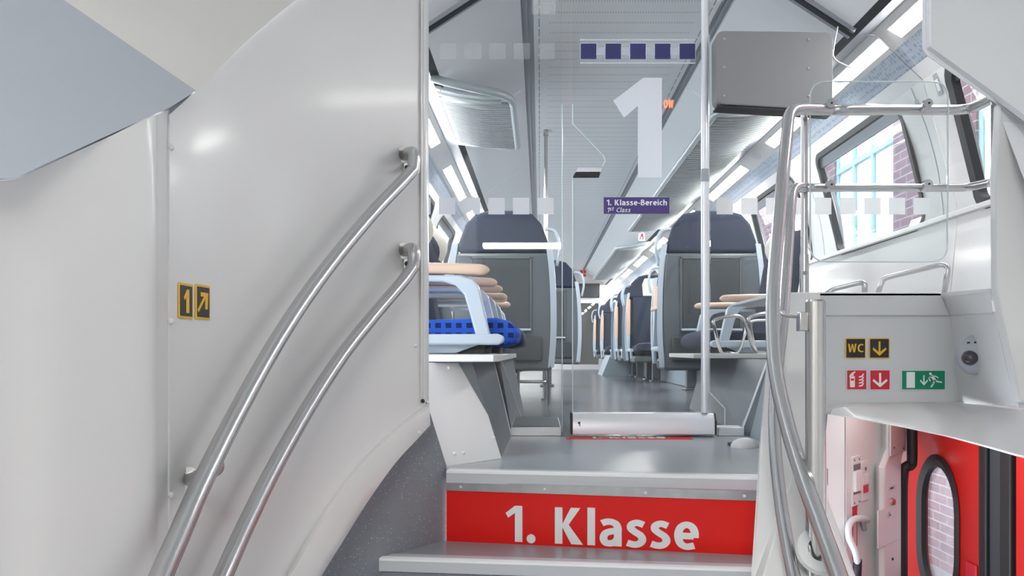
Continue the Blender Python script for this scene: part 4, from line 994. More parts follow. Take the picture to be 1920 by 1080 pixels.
# red strip on the floor at the door
rs = empty('floor_sticker', (gx(1058,3.27),3.21,FLOOR), 'flat red 1. Klasse strip on the floor under the glass door', 'sticker')
MB().prism([(0.005,0,0.0),(0.512,-0.01,0.0),(0.512,0.065,0.0),(0.005,0.065,0.0)], (0,0,0.0015)).build('red_face', M['red'], rs)
mb = MB(); mb.letters('1. Klasse', 0.31, 0.10, wt=0.17, depth=0.0005)
for v in mb.bm.verts: v.co = Vector((v.co.x+0.10, 0.012+v.co.z, 0.0020-v.co.y))
mb.build('lettering', M['decal'], rs)
# door stop
ds = empty('door_stop', (0.745,2.95,FLOOR), 'pale domed door stop on the landing floor, right', 'door stop')
MB().box((-0.04,0.0,0.0),(0.05,0.055,0.012)).build('base', M['rubber'], ds, bevel=0.002); rings = []
mb = MB(); mb.ball((0.008,-0.01,0.0),0.052,0.04,0.036); mb.build('cap', M['ring'], ds, smooth=True)

# ------------------------------------------------------------------ right stair guard, console
gd = [W(1450,548,2.25), W(1538,548,2.22), W(1540,770,2.05), W(1549,800,2.0), W(1552,935,1.86), W(1606,1085,1.62), W(1640,1180,1.5), W(1400,1180,1.58), W(1414,1080,1.72), W(1428,800,2.1)]
gu = empty('stair_guard', gd[-2], 'white stair guard panel below the right handrails', 'guard'); O = gu.location
mb = MB(); vs_ = [mb.bm.verts.new(p-O) for p in gd]; ctr = mb.bm.verts.new(W(1500,850,1.98)-O); bk = [mb.bm.verts.new(p-O+Vector((0.012,0.05,0))) for p in gd]
for i in range(len(vs_)):
    j = (i+1)%len(vs_); mb.bm.faces.new((vs_[i],vs_[j],ctr)); mb.bm.faces.new((vs_[i],bk[i],bk[j],vs_[j]))
mb.bm.faces.new(bk); mb.build('panel', M['white'], gu, bevel=0.004)
# console front
co = empty('console', W(1600,760,2.35), 'grey console front carrying the WC and exit signs', 'console'); O = co.location
cf = [W(1458,590,2.38),W(1782,590,2.38),W(1803,755,2.38),W(1590,757,2.38),W(1562,775,2.38),W(1458,775,2.38)]
MB().prism([p-O for p in cf], (0,0.05,0)).build('front', M['console'], co, bevel=0.003)
cap = [W(1452,548,2.37),W(1765,548,2.37),W(1782,592,2.37),W(1452,592,2.37)]
MB().prism([p-O for p in cap], (0,0.07,0)).build('cap_band', M['console'], co, bevel=0.004)
tp_ = [W(1452,549,2.37),W(1765,549,2.37),W(1765,549,2.37)+Vector((0.05,0.55,0)),W(1452,549,2.37)+Vector((0.0,0.55,0))]
MB().prism([p-O for p in tp_], (0,0,-0.01)).build('top', M['console'], co, bevel=0.002)
# right return of the console (nearer on its right side)
rt = [W(1779,588,2.385),W(1863,584,2.10),W(1905,762,1.98),W(1798,756,2.385)]
MB().prism([p-O for p in rt], (0.03,0.03,0)).build('side_return', M['console'], co, bevel=0.003)
rt = [W(1765,550,2.37),W(1856,541,2.08),W(1862,586,2.08),W(1782,592,2.37)]
MB().prism([p-O for p in rt], (0.02,0.04,0)).build('side_cap', M['console'], co, bevel=0.003)
tp_ = [W(1765,549,2.37),W(1856,541,2.08),W(1856,541,2.08)+Vector((0.3,0.2,0)),W(1765,549,2.37)+Vector((0.05,0.55,0))]
MB().prism([p-O for p in tp_], (0,0,-0.01)).build('side_top', M['console'], co)
# fascia under the console
fa = empty('ledge_fascia', W(1700,790,2.3), 'bright curved white fascia above the red entrance doors', 'fascia'); O = fa.location
ta = [(1557,772,2.30),(1566,762,2.33),(1580,757,2.35),(1600,755,2.36),(1700,755,2.36),(1800,756,2.33),(1860,762,2.12),(1925,770,1.95),(2050,785,1.7),(2750,830,1.3)]
tb = [(1557,776,2.28),(1580,780,2.27),(1606,784,2.26),(1640,790,2.25),(1710,803,2.2),(1790,820,2.12),(1850,836,2.0),(1925,857,1.85),(2050,895,1.6),(2750,1000,1.22)]
rings = []
for a, b in zip(ta, tb):
    A, B = W(*a)-O, W(*b)-O; m = (A+B)/2+Vector((0,-0.012,0.012)); rings.append([A, m, B, B+Vector((0.0,0.04,-0.003)), A+Vector((0,0.08,-0.01))])
MB().loft(rings).build('shell', M['white'], fa, smooth='auto')
# console signs
def cs_mtx(px, py): return frame_mtx(W(px,py,2.378), (1,0,0), (0,0,1))
k_ = 2.378/F
def arrow_down(w, h, m_, wd=0.09, a=0.30, x0=None):
    cx = w/2; t = wd*w
    return [(cx-t/2,h*.84),(cx-t/2,h*.32),(cx-a*w,h*.54),(cx-a*w-t*.45,h*.44),(cx,h*.13),(cx+a*w+t*.45,h*.44),(cx+a*w,h*.54),(cx+t/2,h*.32),(cx+t/2,h*.84)]
gsg = 'signs on the console front'
w, h = 38*k_, 38*k_
pict_sign(cs_mtx(1585,672), w, h, [('lettering', MB().letters('WC', w*0.76, h*0.42, wt=0.15, depth=0.0028, o=(w*0.12,0,h*0.30)), M['yellow'])], 'square black sign with yellow WC letters', M['black'], M['yellow'], group=gsg, bw=0.0025)
pict_sign(cs_mtx(1629.5,672), w, h, [('arrow', MB().poly2(arrow_down(w,h,None),0.0028), M['yellow'])], 'square black sign with yellow down arrow, right of the WC sign', M['black'], M['yellow'], group=gsg, bw=0.0025)
ext = MB().poly2(rrect(w*.24,h*.55,w*.05,3,w*.16,h*.13),0.0028)
flame = MB()
for q in range(4):
    z = h*(0.16+0.15*q); flame.poly2([(w*.60,z),(w*.76,z+h*.02),(w*.86,z+h*.16),(w*.80,z+h*.20),(w*.74,z+h*.09),(w*.60,z+h*.06)],0.0028)
nz = MB().poly2([(w*.22,h*.70),(w*.34,h*.70),(w*.34,h*.80),(w*.44,h*.88),(w*.40,h*.92),(w*.28,h*.86),(w*.18,h*.78),(w*.12,h*.64),(w*.15,h*.62)],0.0029)
bx_ = MB().poly2([(w*.20,h*.46),(w*.36,h*.46),(w*.36,h*.56),(w*.20,h*.56)],0.0032)
pict_sign(cs_mtx(1587,731), w, h*0.99, [('extinguisher', ext, M['decal']),('nozzle', nz, M['decal']),('flames', flame, M['decal']),('extinguisher_label', bx_, M['signred'])], 'square red fire extinguisher sign with flames', M['signred'], M['decal'], group=gsg, bw=0.0015)
pict_sign(cs_mtx(1630.5,731), w, h*0.99, [('arrow', MB().poly2(arrow_down(w,h,None,0.10,0.32),0.0028), M['decal'])], 'square red sign with white down arrow beside the fire extinguisher sign', M['signred'], M['decal'], group=gsg, bw=0.0015)
W2 = 82*k_
run = MB()
man = MB().ball((W2*.655,-0.0022,h*.80),0.0038,0.0006,0.0038,10,5)
def limb(pts, t=0.0022):
    for (a, b) in zip(pts, pts[1:]):
        a = Vector((a[0]*W2,0,a[1]*h)); b = Vector((b[0]*W2,0,b[1]*h)); d = (b-a).normalized(); n = Vector((-d.z,0,d.x))*t; e = d*t*0.5
        man.prism([a+n-e+Vector((0,-0.0020,0)),b+n+e+Vector((0,-0.0020,0)),b-n+e+Vector((0,-0.0020,0)),a-n-e+Vector((0,-0.0020,0))],(0,-0.0009,0))
limb([(.68,.70),(.76,.46)],0.0042); limb([(.68,.68),(.62,.58),(.65,.44)],0.0017); limb([(.70,.70),(.79,.66),(.83,.60)],0.0017); limb([(.76,.46),(.84,.40),(.91,.38)],0.0022); limb([(.75,.46),(.72,.30),(.67,.14)],0.0022)
pict_sign(cs_mtx(1690,731), W2, h*0.97, [('door_symbol', MB().poly2([(W2*.11,h*.10),(W2*.30,h*.10),(W2*.30,h*.88),(W2*.11,h*.88)],0.0028), M['decal']), ('arrow', MB().poly2([(W2*.38+x*0.55,h*.12+z*.72) for x, z in arrow_down(w,h,None,0.11,0.30)],0.0028), M['decal']), ('running_figure', man, M['decal'])], 'green emergency exit sign with running figure', M['signgreen'], M['decal'], group=gsg, bw=0.0015)
# dome camera
dc = empty('dome_camera', W(1828,666,2.235), 'grey dome camera on the console side beside the exit sign', 'camera', mtx=frame_mtx(W(1828,666,2.225), (0.42,-1,0) if False else (0.66,-0.75,0), (0.05,0,1)))
mb = MB(); mb.ball((0,0,0),0.050,0.030,0.056,28,14)
for v in mb.bm.verts: v.co.y = min(v.co.y, 0.012)
mb.build('housing', M['dome'], dc, smooth=True)
MB().ball((-0.004,-0.020,-0.008),0.024,0.022,0.022,24,14).build('lens_dome', M['lens'], dc, smooth=True)
MB().box((-0.012,-0.024,0.030),(-0.004,-0.018,0.036)).box((0.006,-0.024,0.032),(0.014,-0.018,0.037)).build('sensor_slot', M['rubber'], dc)

# big vertical pole
vp = empty('grab_pole', W(1529,1048,1.66), 'thick brushed steel pole at the right of the stairs', 'pole'); O = vp.location
MB().cyl((0,0,-0.5),W(1529,566,1.66)-O,0.0205,28).build('tube', M['steel'], vp, smooth='auto')
MB().cyl(W(1529,568,1.66)-O,W(1529,562,1.66)-O,0.0205,28,0.018).build('top_cap', M['steel'], vp, smooth='auto')
mb = MB(); rg = []
for k in range(28):
    a = 2*math.pi*k/28; rg.append((math.cos(a), math.sin(a)))
tl = Vector((0,-0.75,-1)).normalized()*-1
def el(r_, off): return [Vector((x*r_, y*r_*0.62, y*r_*0.85+0.02))+Vector((0,-0.02-off,off)) for x, y in rg]
MB().loft([el(0.024,0.006), el(0.045,0.006), el(0.048,0.0), el(0.024,0.0)], caps=False).build('base_ring', M['ring'], vp, smooth='auto')
cl = MB(); c = W(1505,603,1.66)-O; cl.box((c.x-0.010,c.y-0.012,c.z-0.020),(c.x+0.008,c.y+0.012,c.z+0.020)); cl.build('clamp', M['steel'], vp, bevel=0.002)
MB().tube(catmull([W(1466,585,1.72)-O,W(1472,591,1.70)-O,W(1488,593,1.68)-O,W(1503,593,1.66)-O],5),0.0045,10).build('link_rod', M['steel'], vp, smooth=True)
# right handrails
def right_rail(pxs, label, r, nm='handrail', g='bent steel handrails right of the stairs'):
    pts = [W(*p) for p in pxs]; e = empty(nm, pts[0], label, 'handrail', g); O = e.location
    return e, O, pts
A_ = [(1640,206,2.42),(1540,205,2.36),(1496,205,2.30),(1481,215,2.26),(1476,250,2.23),(1468,330,2.15),(1458,440,2.06),(1450,540,1.98),(1449,620,1.92),(1455,700,1.85),(1474,790,1.76),(1504,890,1.66),(1538,985,1.56),(1572,1080,1.46),(1605,1180,1.36)]
e, O, pts = right_rail(A_[::-1], 'outer curved steel handrail sweeping from top rail to the lower right', 0.0175)
MB().tube([p-O for p in catmull(pts,5)], 0.0172, 18).build('tube', M['steel'], e, smooth=True)
B_ = [(1506,352,2.34),(1495,352,2.31),(1486,362,2.28),(1482,400,2.24),(1476,490,2.16),(1468,600,2.05),(1457,700,1.98),(1452,780,1.92),(1455,860,1.84),(1465,950,1.75),(1480,1040,1.66),(1492,1100,1.6),(1510,1180,1.5)]
e, O, pts = right_rail(B_[::-1], 'inner curved steel handrail starting at the middle rail', 0.015)
MB().tube([p-O for p in catmull(pts,5)], 0.0145, 16).build('tube', M['steel'], e, smooth=True)
# frame: top rail, middle rail, small post
C_ = [(1560,206,2.37),(1700,206,2.44),(1780,206,2.44),(1815,204,2.42),(1838,196,2.36),(1866,182,2.26)]
e, O, pts = right_rail(C_, 'top horizontal steel rail above the acrylic screen', 0.0145, g='horizontal rails beside the acrylic screen')
MB().tube([p-O for p in catmull(pts,5)], 0.0150, 16).build('tube', M['steel'], e, smooth=True)
D_ = [(1508,352,2.37),(1600,352,2.42),(1700,352,2.44),(1790,352,2.44),(1820,350,2.42),(1866,340,2.30)]
e, O, pts = right_rail(D_, 'middle horizontal steel rail across the acrylic screen', 0.013, g='horizontal rails beside the acrylic screen')
MB().tube([p-O for p in catmull(pts,5)], 0.0125, 16).build('tube', M['steel'], e, smooth=True)
sp_ = empty('rail_post', W(1508,549,2.40), 'slim steel post standing on the console between the rails', 'post'); O = sp_.location
MB().cyl((0,0,0),W(1508,208,2.40)-O,0.0105,16).build('tube', M['steel'], sp_, smooth='auto'); MB().cyl((0,0,0),W(1508,477,2.40)-O,0.0135,16).build('sleeve', M['steel'], sp_, smooth='auto')
for py in (224,349,512):
    c = W(1509,py,2.388)-O; MB().cyl(c, c+Vector((0,-0.004,0)),0.006,12).build('screw', M['channel'], sp_)
# acrylic screen with clamps
ac = empty('acrylic_screen', W(1520,492,2.36), 'clear acrylic screen clamped to the two horizontal rails', 'screen'); O = ac.location
cr = [W(1649,153,2.36),W(1778,153,2.36),W(1776,492,2.36),W(1519,480,2.36),W(1519,153,2.36),W(1649,153,2.36)]
cr[2] = W(1776,491,2.36); cr[3] = W(1519,491,2.36)
loop = fillet(cr, 0.05, 6)[:-1]
MB().prism([p-O for p in loop], (0,0.006,0)).build('sheet', M['plexi'], ac)
lp2 = [p-O for p in loop]+[loop[0]-O]; MB().tube(lp2, 0.0022, 6).build('polished_edge', M['edge'], ac)
for px, py in ((1556,195),(1738,195),(1556,347),(1738,346)):
    c = W(px,py,2.352)-O; mb = MB(); mb.cyl(c, c+Vector((0,-0.010,0)),0.0150,20,0.0135); mb.cyl(c, W(px-8,py+10,2.43)-O,0.008,12); mb.build('clamp', M['steel'], ac, smooth='auto')
    MB().cyl(c+Vector((0.002,-0.010,0)), c+Vector((0.002,-0.0115,0)),0.003,8).build('clamp_pin', M['darkgap'], ac)
# hoops on the console ledge
for pts_, lab in (([(1545,549,2.62),(1560,543,2.62),(1612,530,2.55),(1622,531,2.54),(1621,549,2.54)],'smaller bent steel hoop on the console ledge'),([(1645,549,2.62),(1655,524,2.62),(1668,519,2.60),(1765,496,2.48),(1778,500,2.46),(1770,549,2.46)],'larger bent steel hoop on the console ledge, right of the other')):
    P_ = [W(*p) for p in pts_]; P_[0].z -= 0.01; P_[-1].z -= 0.01; hp = empty('tubular_hoop', P_[0], lab, 'hoop', 'steel hoops on the console ledge'); O = hp.location
    MB().tube([p-O for p in fillet(P_, 0.025, 5)], 0.0085, 12).build('tube', M['steel'], hp, smooth=True)

# ------------------------------------------------------------------ right bulkhead and pillar
bh = [W(1728,-90,1.50),W(1728,92,1.50),W(1738,106,1.50),W(1866,194,1.50),W(2060,330,1.42),W(3000,330,1.42),W(3000,-90,1.42)]
O = None
mb = MB(); mb.prism(bh, (0.22,0.32,0.14)); struct(mb.build('ceiling_bulkhead_right', M['bulk'], bevel=0.006))
fc = [W(1744,-90,1.485),W(1744,86,1.485),W(1872,178,1.485),W(2060,318,1.40),W(3000,318,1.40),W(3000,-90,1.40)]
mb = MB(); mb.prism(fc, (0,0.02,0)); struct(mb.build('trim_bulkhead_face', M['bulk'], bevel=0.002))
pz = [W(1868,185,1.52),W(1858,195,1.6),W(1857,400,1.6),W(1860,540,1.6),W(1880,640,1.6),W(1905,765,1.6),W(2080,765,1.5),W(3000,765,1.45),W(3000,300,1.45)]
mb = MB(); mb.prism(pz, (0.24,0.35,0.0)); struct(mb.build('wall_right_pillar', M['bulk'], bevel=0.006))
pz = [W(1874,190,1.50),W(1868,330,1.55),W(1868,540,1.58),W(1888,640,1.58),W(1912,755,1.58),W(2080,760,1.46),W(3000,760,1.42),W(3000,300,1.42)]
mb = MB(); vs_ = [mb.bm.verts.new(p) for p in pz]; bk = [mb.bm.verts.new(p+Vector((0.005,0.03,0))) for p in pz]; mb.bm.faces.new(vs_); mb.bm.faces.new(bk[::-1])
for i in range(len(pz)): j = (i+1)%len(pz); mb.bm.faces.new((vs_[i],bk[i],bk[j],vs_[j]))
struct(mb.build('trim_pillar_face', M['console'], bevel=0.004))
for px, py, lab in ((1874,252,'small pale screw cap high on the right pillar'),(1744,20,'small pale screw cap on the upper right bulkhead edge')):
    MB().ball(W(px,py,1.49 if py < 100 else 1.53),0.004).build('screw_cap', M['ring'], bpy.data.objects['ceiling_bulkhead_right' if py < 100 else 'wall_right_pillar'])
# small stickers on the window pillar
for px, py, dd, w_, h_, lab in ((1735,180,3.30,0.035,0.11,'small grey and white notice on the window pillar behind the acrylic'),(1695,205,3.5,0.03,0.06,'narrow grey notice lower down on the window pillar')):
    p = wall_uv(1, dd, 0.93 if py < 190 else 0.86); n_ = Vector((-1,0,0.25)).normalized()
    st_ = empty('notice_sticker', p-Vector((0.004,0,0)), lab, 'sticker', mtx=frame_mtx(p+n_*0.003, (0,-1,0) , (-0.3,0,1)))
    MB().box((-w_/2,-0.001,-h_/2),(w_/2,0,h_/2)).build('face', M['channel'], st_); MB().box((-w_*.3,-0.002,-h_*.35),(w_*.3,0,h_*.1)).build('print', M['decal'], st_)

# ------------------------------------------------------------------ entrance: walls, devices, red doors
ZE = -1.19
XD = 1.62
struct(MB().prism([(-2.2,-3.0,ZE),(2.3,-3.0,ZE),(2.3,3.6,ZE),(0.66,3.6,ZE),(0.66,1.75,ZE),(-0.7,1.8,ZE),(-2.2,1.8,ZE)], (0,0,-0.05)).build('floor_entrance', M['floor']))
def seg_wall(a, b, z0, z1, nm, m, th=0.04):
    A = Vector(((a[0]-VX)/F*a[1], a[1], z0)); B = Vector(((b[0]-VX)/F*b[1], b[1], z0))
    return MB().prism([A, B, B+Vector((0,0,z1-z0)), A+Vector((0,0,z1-z0))], (-0.0,th,0)).build(nm, m, bevel=0.002), A, B
o, A, B = seg_wall((1500,2.95),(1584,2.98), ZE, -0.12, 'wall_entrance_left', M['white']); struct(o)
o, Aw, Bw = seg_wall((1586,2.98),(1662,3.306), ZE, -0.12, 'wall_entrance_back', M['white']); struct(o)
# door column with rounded shoulder
ringsc = []
dcx = [(1642,3.20),(1648,3.14),(1660,3.14),(1690,3.27)]
base = [Vector(((x-VX)/F*d, d, 0)) for x, d in dcx]; bigger = [Vector(((x-VX)/F*d, d, 0)) for x, d in ((1657,3.24),(1662,3.20),(1672,3.20),(1697,3.36))]
def ring_at(pts, z): return [Vector((p.x,p.y,z)) for p in pts] + [Vector((pts[-1].x,pts[-1].y+0.12,z)), Vector((pts[0].x,pts[0].y+0.12,z))]
struct(MB().loft([ring_at(base,ZE), ring_at(base,-0.50), ring_at(base,-0.45), ring_at(bigger,-0.385), ring_at(bigger,-0.12)]).build('wall_door_column', M['white'], bevel=0.006))
# black seal stepping along the column
sl_ = [(1708,795),(1708,862),(1704,874),(1692,886),(1690,1000),(1690,1200)]
sm_ = empty('door_seal', W(1700,880,3.36), 'black stepped rubber seal at the left of the red door', 'seal'); O = sm_.location
MB().tube([p-O for p in catmull([W(x+2,y,3.34) for x, y in sl_],4)], 0.021, 10).build('profile', M['rubber'], sm_, smooth=True)
# things on the column
def on_seg(A, B, px, py, off=0.0):
    a = Vector((A.x,A.y)); b = Vector((B.x,B.y)); r_ = (px-VX)/F
    den = (b.x-a.x)-r_*(b.y-a.y); t = (r_*a.y-a.x)/den; p = a.lerp(b, t); n = Vector(((b-a).y, -(b-a).x)).normalized(); p += n*off
    return Vector((p.x,p.y,(VY-py)/F*p.y))
def plate_on(A, B, x0, y0, x1, y1, name, label, cat, m, parts=(), th=0.006, rad=0.004):
    p = on_seg(A,B,x0,y1,0.0); q = on_seg(A,B,x1,y1,0.0); t = on_seg(A,B,x0,y0,0.0)
    u = (q-p); u.z = 0; w = u.length; h = t.z-p.z
    r = empty(name, (0,0,0), label, cat, mtx=frame_mtx(p,(u.x,u.y,0),(0,0,1)))
    MB().poly2(rrect(w,h,min(rad,w*.3),3), th).build('plate', m, r, bevel=0.001)
    for nm, x, z, ww, hh, mm, d in parts: MB().box((x*w,-th-d,z*h),((x+ww)*w,-th+0.001,(z+hh)*h)).build(nm, mm, r)
    return r, w, h, th
r, w, h, th = plate_on(Aw,Bw,1596,857,1611,950,'emergency_brake','white emergency handle box on the entrance wall, left of the smaller panel','handle box',M['white'],
    [('handle',0.1,0.30,0.8,0.40,M['decal'],0.010),('recess',0.1,0.72,0.8,0.12,M['plinth'],0.002),('lower_recess',0.1,0.24,0.8,0.04,M['plinth'],0.003)])
for x, z in ((.2,.93),(.8,.93),(.2,.06),(.8,.06)): MB().cyl((x*w,-th,z*h),(x*w,-th-.002,z*h),0.004,8).build('screw', M['plinth'], r)
r, w, h, th = plate_on(Aw,Bw,1614,865,1626,940,'call_panel','narrow white call panel with red window beside the handle box','call panel',M['white'],
    [('red_window',0.15,0.20,0.7,0.18,M['signred'],0.003),('upper_plate',0.1,0.42,0.8,0.24,M['decal'],0.004)])
MB().cyl((w*.5,-th,h*.8),(w*.5,-th-.003,h*.8),0.007,12).build('lock', M['plinth'], r)
plate_on(Aw,Bw,1598,950,1607,1050,'warning_sticker','tall narrow red warning sticker behind the white grab handle','sticker',M['signred'],[('print',0.2,0.12,0.2,0.7,M['decal'],0.0006),('print',0.55,0.2,0.2,0.62,M['decal'],0.0006)],th=0.001)
Ac, Bc = base[2], base[3]; Ab, Bb = bigger[2], bigger[3]
r, w, h, th = plate_on(Ab,Bb,1668,797,1697,856,'column_cover','pale cover plate at the top of the door column','cover',M['console'],th=0.005)
for x, z in ((.2,.25),(.8,.12)): MB().cyl((x*w,-th,z*h),(x*w,-th-.002,z*h),0.004,8).build('screw', M['rubber'], r)
r, w, h, th = plate_on(Ac,Bc,1644.5+0,958,1683,1029,'column_flap','pale locked flap on the door column','flap',M['white'],th=0.004)
MB().cyl((w*.52,-th,h*.79),(w*.52,-th-.005,h*.79),0.011,16).build('lock_ring', M['steel'], r, smooth='auto'); MB().cyl((w*.52,-th-.005,h*.79),(w*.52,-th-.006,h*.79),0.005,10).build('lock_core', M['navyprint'], r)
bt = empty('door_button', on_seg(Ac,Bc,1673,941), 'round red button on the door column', 'button', mtx=frame_mtx(on_seg(Ac,Bc,1673,941),(Bc.x-Ac.x,Bc.y-Ac.y,0),(0,0,1)))
MB().cyl((0,0,0),(0,-0.006,0),0.016,20).build('ring', M['steel'], bt, smooth='auto'); MB().cyl((0,-0.004,0),(0,-0.010,0),0.012,20).build('cap', M['signred'], bt, smooth='auto')
plate_on(Ac,Bc,1666,913,1678,921,'label_plate','tiny grey label above the red button','label',M['console'],[('print',0.2,0.3,0.5,0.4,M['rubber'],0.0005)],th=0.0015,rad=0.001)
c = on_seg(Ac,Bc,1673,1048); MB().ball(c,0.006).build('screw', M['rubber'], bpy.data.objects['wall_door_column'])
hd = empty('entrance_grab_bar', W(1600,1010,3.0), 'white tubular grab bar on the entrance wall', 'grab bar'); O = hd.location
MB().tube([p-O for p in catmull([W(1626,975,3.14),W(1612,972,3.02),W(1598,976,2.98),W(1591,990,2.95),W(1593,1010,2.94),W(1604,1035,2.94),W(1608,1056,2.96)],5)], 0.0125, 14).build('tube', M['ring'], hd, smooth=True)
MB().tube([p-O for p in [W(1608,1050,2.96),W(1607,1075,2.97),W(1607,1190,2.98)]], 0.016, 12).build('grip', M['rubber'], hd, smooth=True)
MB().cyl(W(1618,976,3.06)-O, W(1621,993,3.1)-O, 0.009, 10).build('bracket', M['channel'], hd, smooth='auto')
# red sliding-plug doors in plane x = XD, with oblong windows
def door_leaf(y0, y1, wy0, wy1, n, label):
    """leaf between y0 (near) and y1 (far) with a round-ended window"""
    d = empty('entrance_door', (XD,(y0+y1)/2,ZE), label, 'door', 'red entrance door leaves'); O = d.location
    ztop, zb = -0.10, ZE
    wt, wb_ = -0.425, -1.02
    R_ = (wy1-wy0)/2; cy = (wy0+wy1)/2
    def arc(R, top=True):
        out = []
        for k in range(13):
            a = math.pi*k/12; out.append((cy+R*math.cos(a), (wt-R_*1.25)+R*1.25*math.sin(a)))
        for k in range(13):
            a = math.pi+math.pi*k/12; out.append((cy+R*math.cos(a), (wb_+R_*1.25)+R*1.25*math.sin(a)))
        return out
    inner = arc(R_)
    n_ = len(inner)
    def outer_pt(y, z):
        k = inner.index((y,z))
        fy = y1 if k < 6 or k > 19 else (y0 if 6 < k < 19 else cy)
        return None
    # frame by bridging hole to rectangle with matching angular samples
    rect = []
    for (y, z) in inner:
        dy = y-cy; dz = z-(wt+wb_)/2
        Hy = (y1-y0)/2; cyy = (y0+y1)/2
        rect.append((y, z))
    mb = MB()
    # four bands around + corner fill fans
    mb.box((XD-O.x,y0-O.y,zb-O.z),(XD+0.04-O.x,wy0-O.y,ztop-O.z)); mb.box((XD-O.x,wy1-O.y,zb-O.z),(XD+0.04-O.x,y1-O.y,ztop-O.z))
    top = inner[:13]; bot = inner[13:]
    mb.prism([(XD-O.x,wy1-O.y,ztop-O.z)]+[(XD-O.x,y-O.y,z-O.z) for y, z in top]+[(XD-O.x,wy0-O.y,ztop-O.z)], (0.04,0,0))
    mb.prism([(XD-O.x,wy0-O.y,zb-O.z)]+[(XD-O.x,y-O.y,z-O.z) for y, z in bot]+[(XD-O.x,wy1-O.y,zb-O.z)], (0.04,0,0))
    mb.build('leaf', M['doorred'], d)
    ro, ri = arc(R_+0.008), arc(R_-0.032)
    q = lambda rr_, dx: [Vector((XD+dx-O.x, y-O.y, z-O.z)) for y, z in rr_]
    MB().loft([q(ro,-0.004), q(arc(R_-0.005),-0.014), q(ri,-0.004), q(ri,0.018), q(ro,0.018)], caps=False).build('window_seal', M['rubber'], d, smooth='auto')
    MB().prism(q(arc(R_-0.028),0.010), (0.005,0,0)).build('pane', M['winglass'], d)
    return d, O
dl1, O = door_leaf(2.93, 3.525, 3.09, 3.42, 1, 'left leaf of the red entrance doors with arched window, by the door column')
MB().box((XD-0.010-O.x,2.955-O.y,-0.99-O.z),(XD-O.x,3.03-O.y,-0.79-O.z)).build('handle_recess', M['signred'], dl1, bevel=0.008)
MB().box((XD-0.012-O.x,2.97-O.y,-0.97-O.z),(XD-0.009-O.x,3.0-O.y,-0.84-O.z)).build('handle_slot', M['rubber'], dl1)
dl2, O = door_leaf(2.08, 2.72, 2.18, 2.56, 2, 'right leaf of the red entrance doors, cut by the picture edge')
MB().box((XD-0.012-O.x,2.63-O.y,-0.99-O.z),(XD-O.x,2.70-O.y,-0.755-O.z)).build('handle_recess', M['signred'], dl2, bevel=0.008)
MB().box((XD-0.014-O.x,2.65-O.y,-0.97-O.z),(XD-0.011-O.x,2.68-O.y,-0.78-O.z)).build('handle_slot', M['rubber'], dl2)
ds_ = empty('door_meeting_seal', (XD,2.82,ZE), 'black rubber seals where the two red door leaves meet', 'seal')
for a, b, x in ((2.885,2.935,-0.012),(2.735,2.80,-0.012),(2.80,2.885,0.0)):
    MB().box((x,a-2.82,0),(0.04,b-2.82,1.09)).build('seal_strip', M['rubber'] if x < 0 else M['shelldark'], ds_, bevel=0.006)
struct(MB().box((XD-0.02,1.2,ZE),(XD+0.05,2.08,-0.12)).box((1.20,3.53,ZE),(XD+0.06,3.57,-0.12)).build('wall_entrance_right', M['white']))
struct(MB().prism([(1.0,2.47,-0.165),(XD+0.1,2.1,-0.165),(XD+0.1,3.56,-0.12),(1.16,3.56,-0.12),(1.0,3.30,-0.13)], (0,0,0.015)).build('ceiling_entrance', M['white']))
struct(MB().box((XD,1.0,-0.125),(1.745,3.57,0.02)).build('wall_door_lintel', M['white']))
# entrance ceiling lamp under the ledge (lights the door area)
el_ = empty('entrance_lamp', (1.30,2.75,-0.14), 'flat lamp under the entrance ceiling, hidden above the red doors', 'lamp')
MB().box((-0.12,-0.25,-0.02),(0.12,0.25,0.0)).build('diffuser', M['lampe'], el_)

# ------------------------------------------------------------------ vestibule behind the camera
struct(MB().box((-1.3,-3.0,ZE),(2.3,-2.95,1.7)).build('wall_back', M['white']))
struct(MB().box((-1.32,-3.0,ZE),(-1.28,1.4,1.7)).build('wall_vestibule_left', M['white']))
struct(MB().box((1.95,-3.0,ZE),(2.0,1.6,1.7)).build('wall_vestibule_right', M['white']))
struct(MB().box((-1.3,-3.0,1.03),(2.0,0.55,1.06)).build('ceiling_vestibule', M['cream']))
struct(MB().box((-1.3,0.50,1.03),(2.0,0.55,1.70)).build('ceiling_step', M['white']))
struct(MB().box((-1.3,0.5,1.66),(2.1,3.0,1.70)).build('ceiling_stairwell', M['white']))
struct(MB().box((-1.30,GY-0.05,FLOOR),(-0.80,GY,1.7)).box((-0.82,2.3,FLOOR-0.05),(-0.80,GY,1.7)).build('wall_left_return', M['white']))
vl = empty('vestibule_lamp', (-0.17,-0.90,1.03), 'long vestibule ceiling lamp behind the viewpoint', 'lamp')
MB().box((-0.37,-0.16,-0.025),(0.37,0.16,-0.001)).build('diffuser', M['lampv'], vl); MB().box((-0.39,-0.18,-0.012),(0.39,0.18,0.0)).build('frame', M['alu'], vl)
vl = empty('stairwell_lamp', (0.35,3.15,1.655), 'stairwell ceiling lamp above the landing, outside the picture', 'lamp')  # added to light the landing, placed out of view and out of reflections
MB().box((-0.5,-0.07,-0.02),(0.5,0.07,0.0)).build('diffuser', M['lampe'], vl)

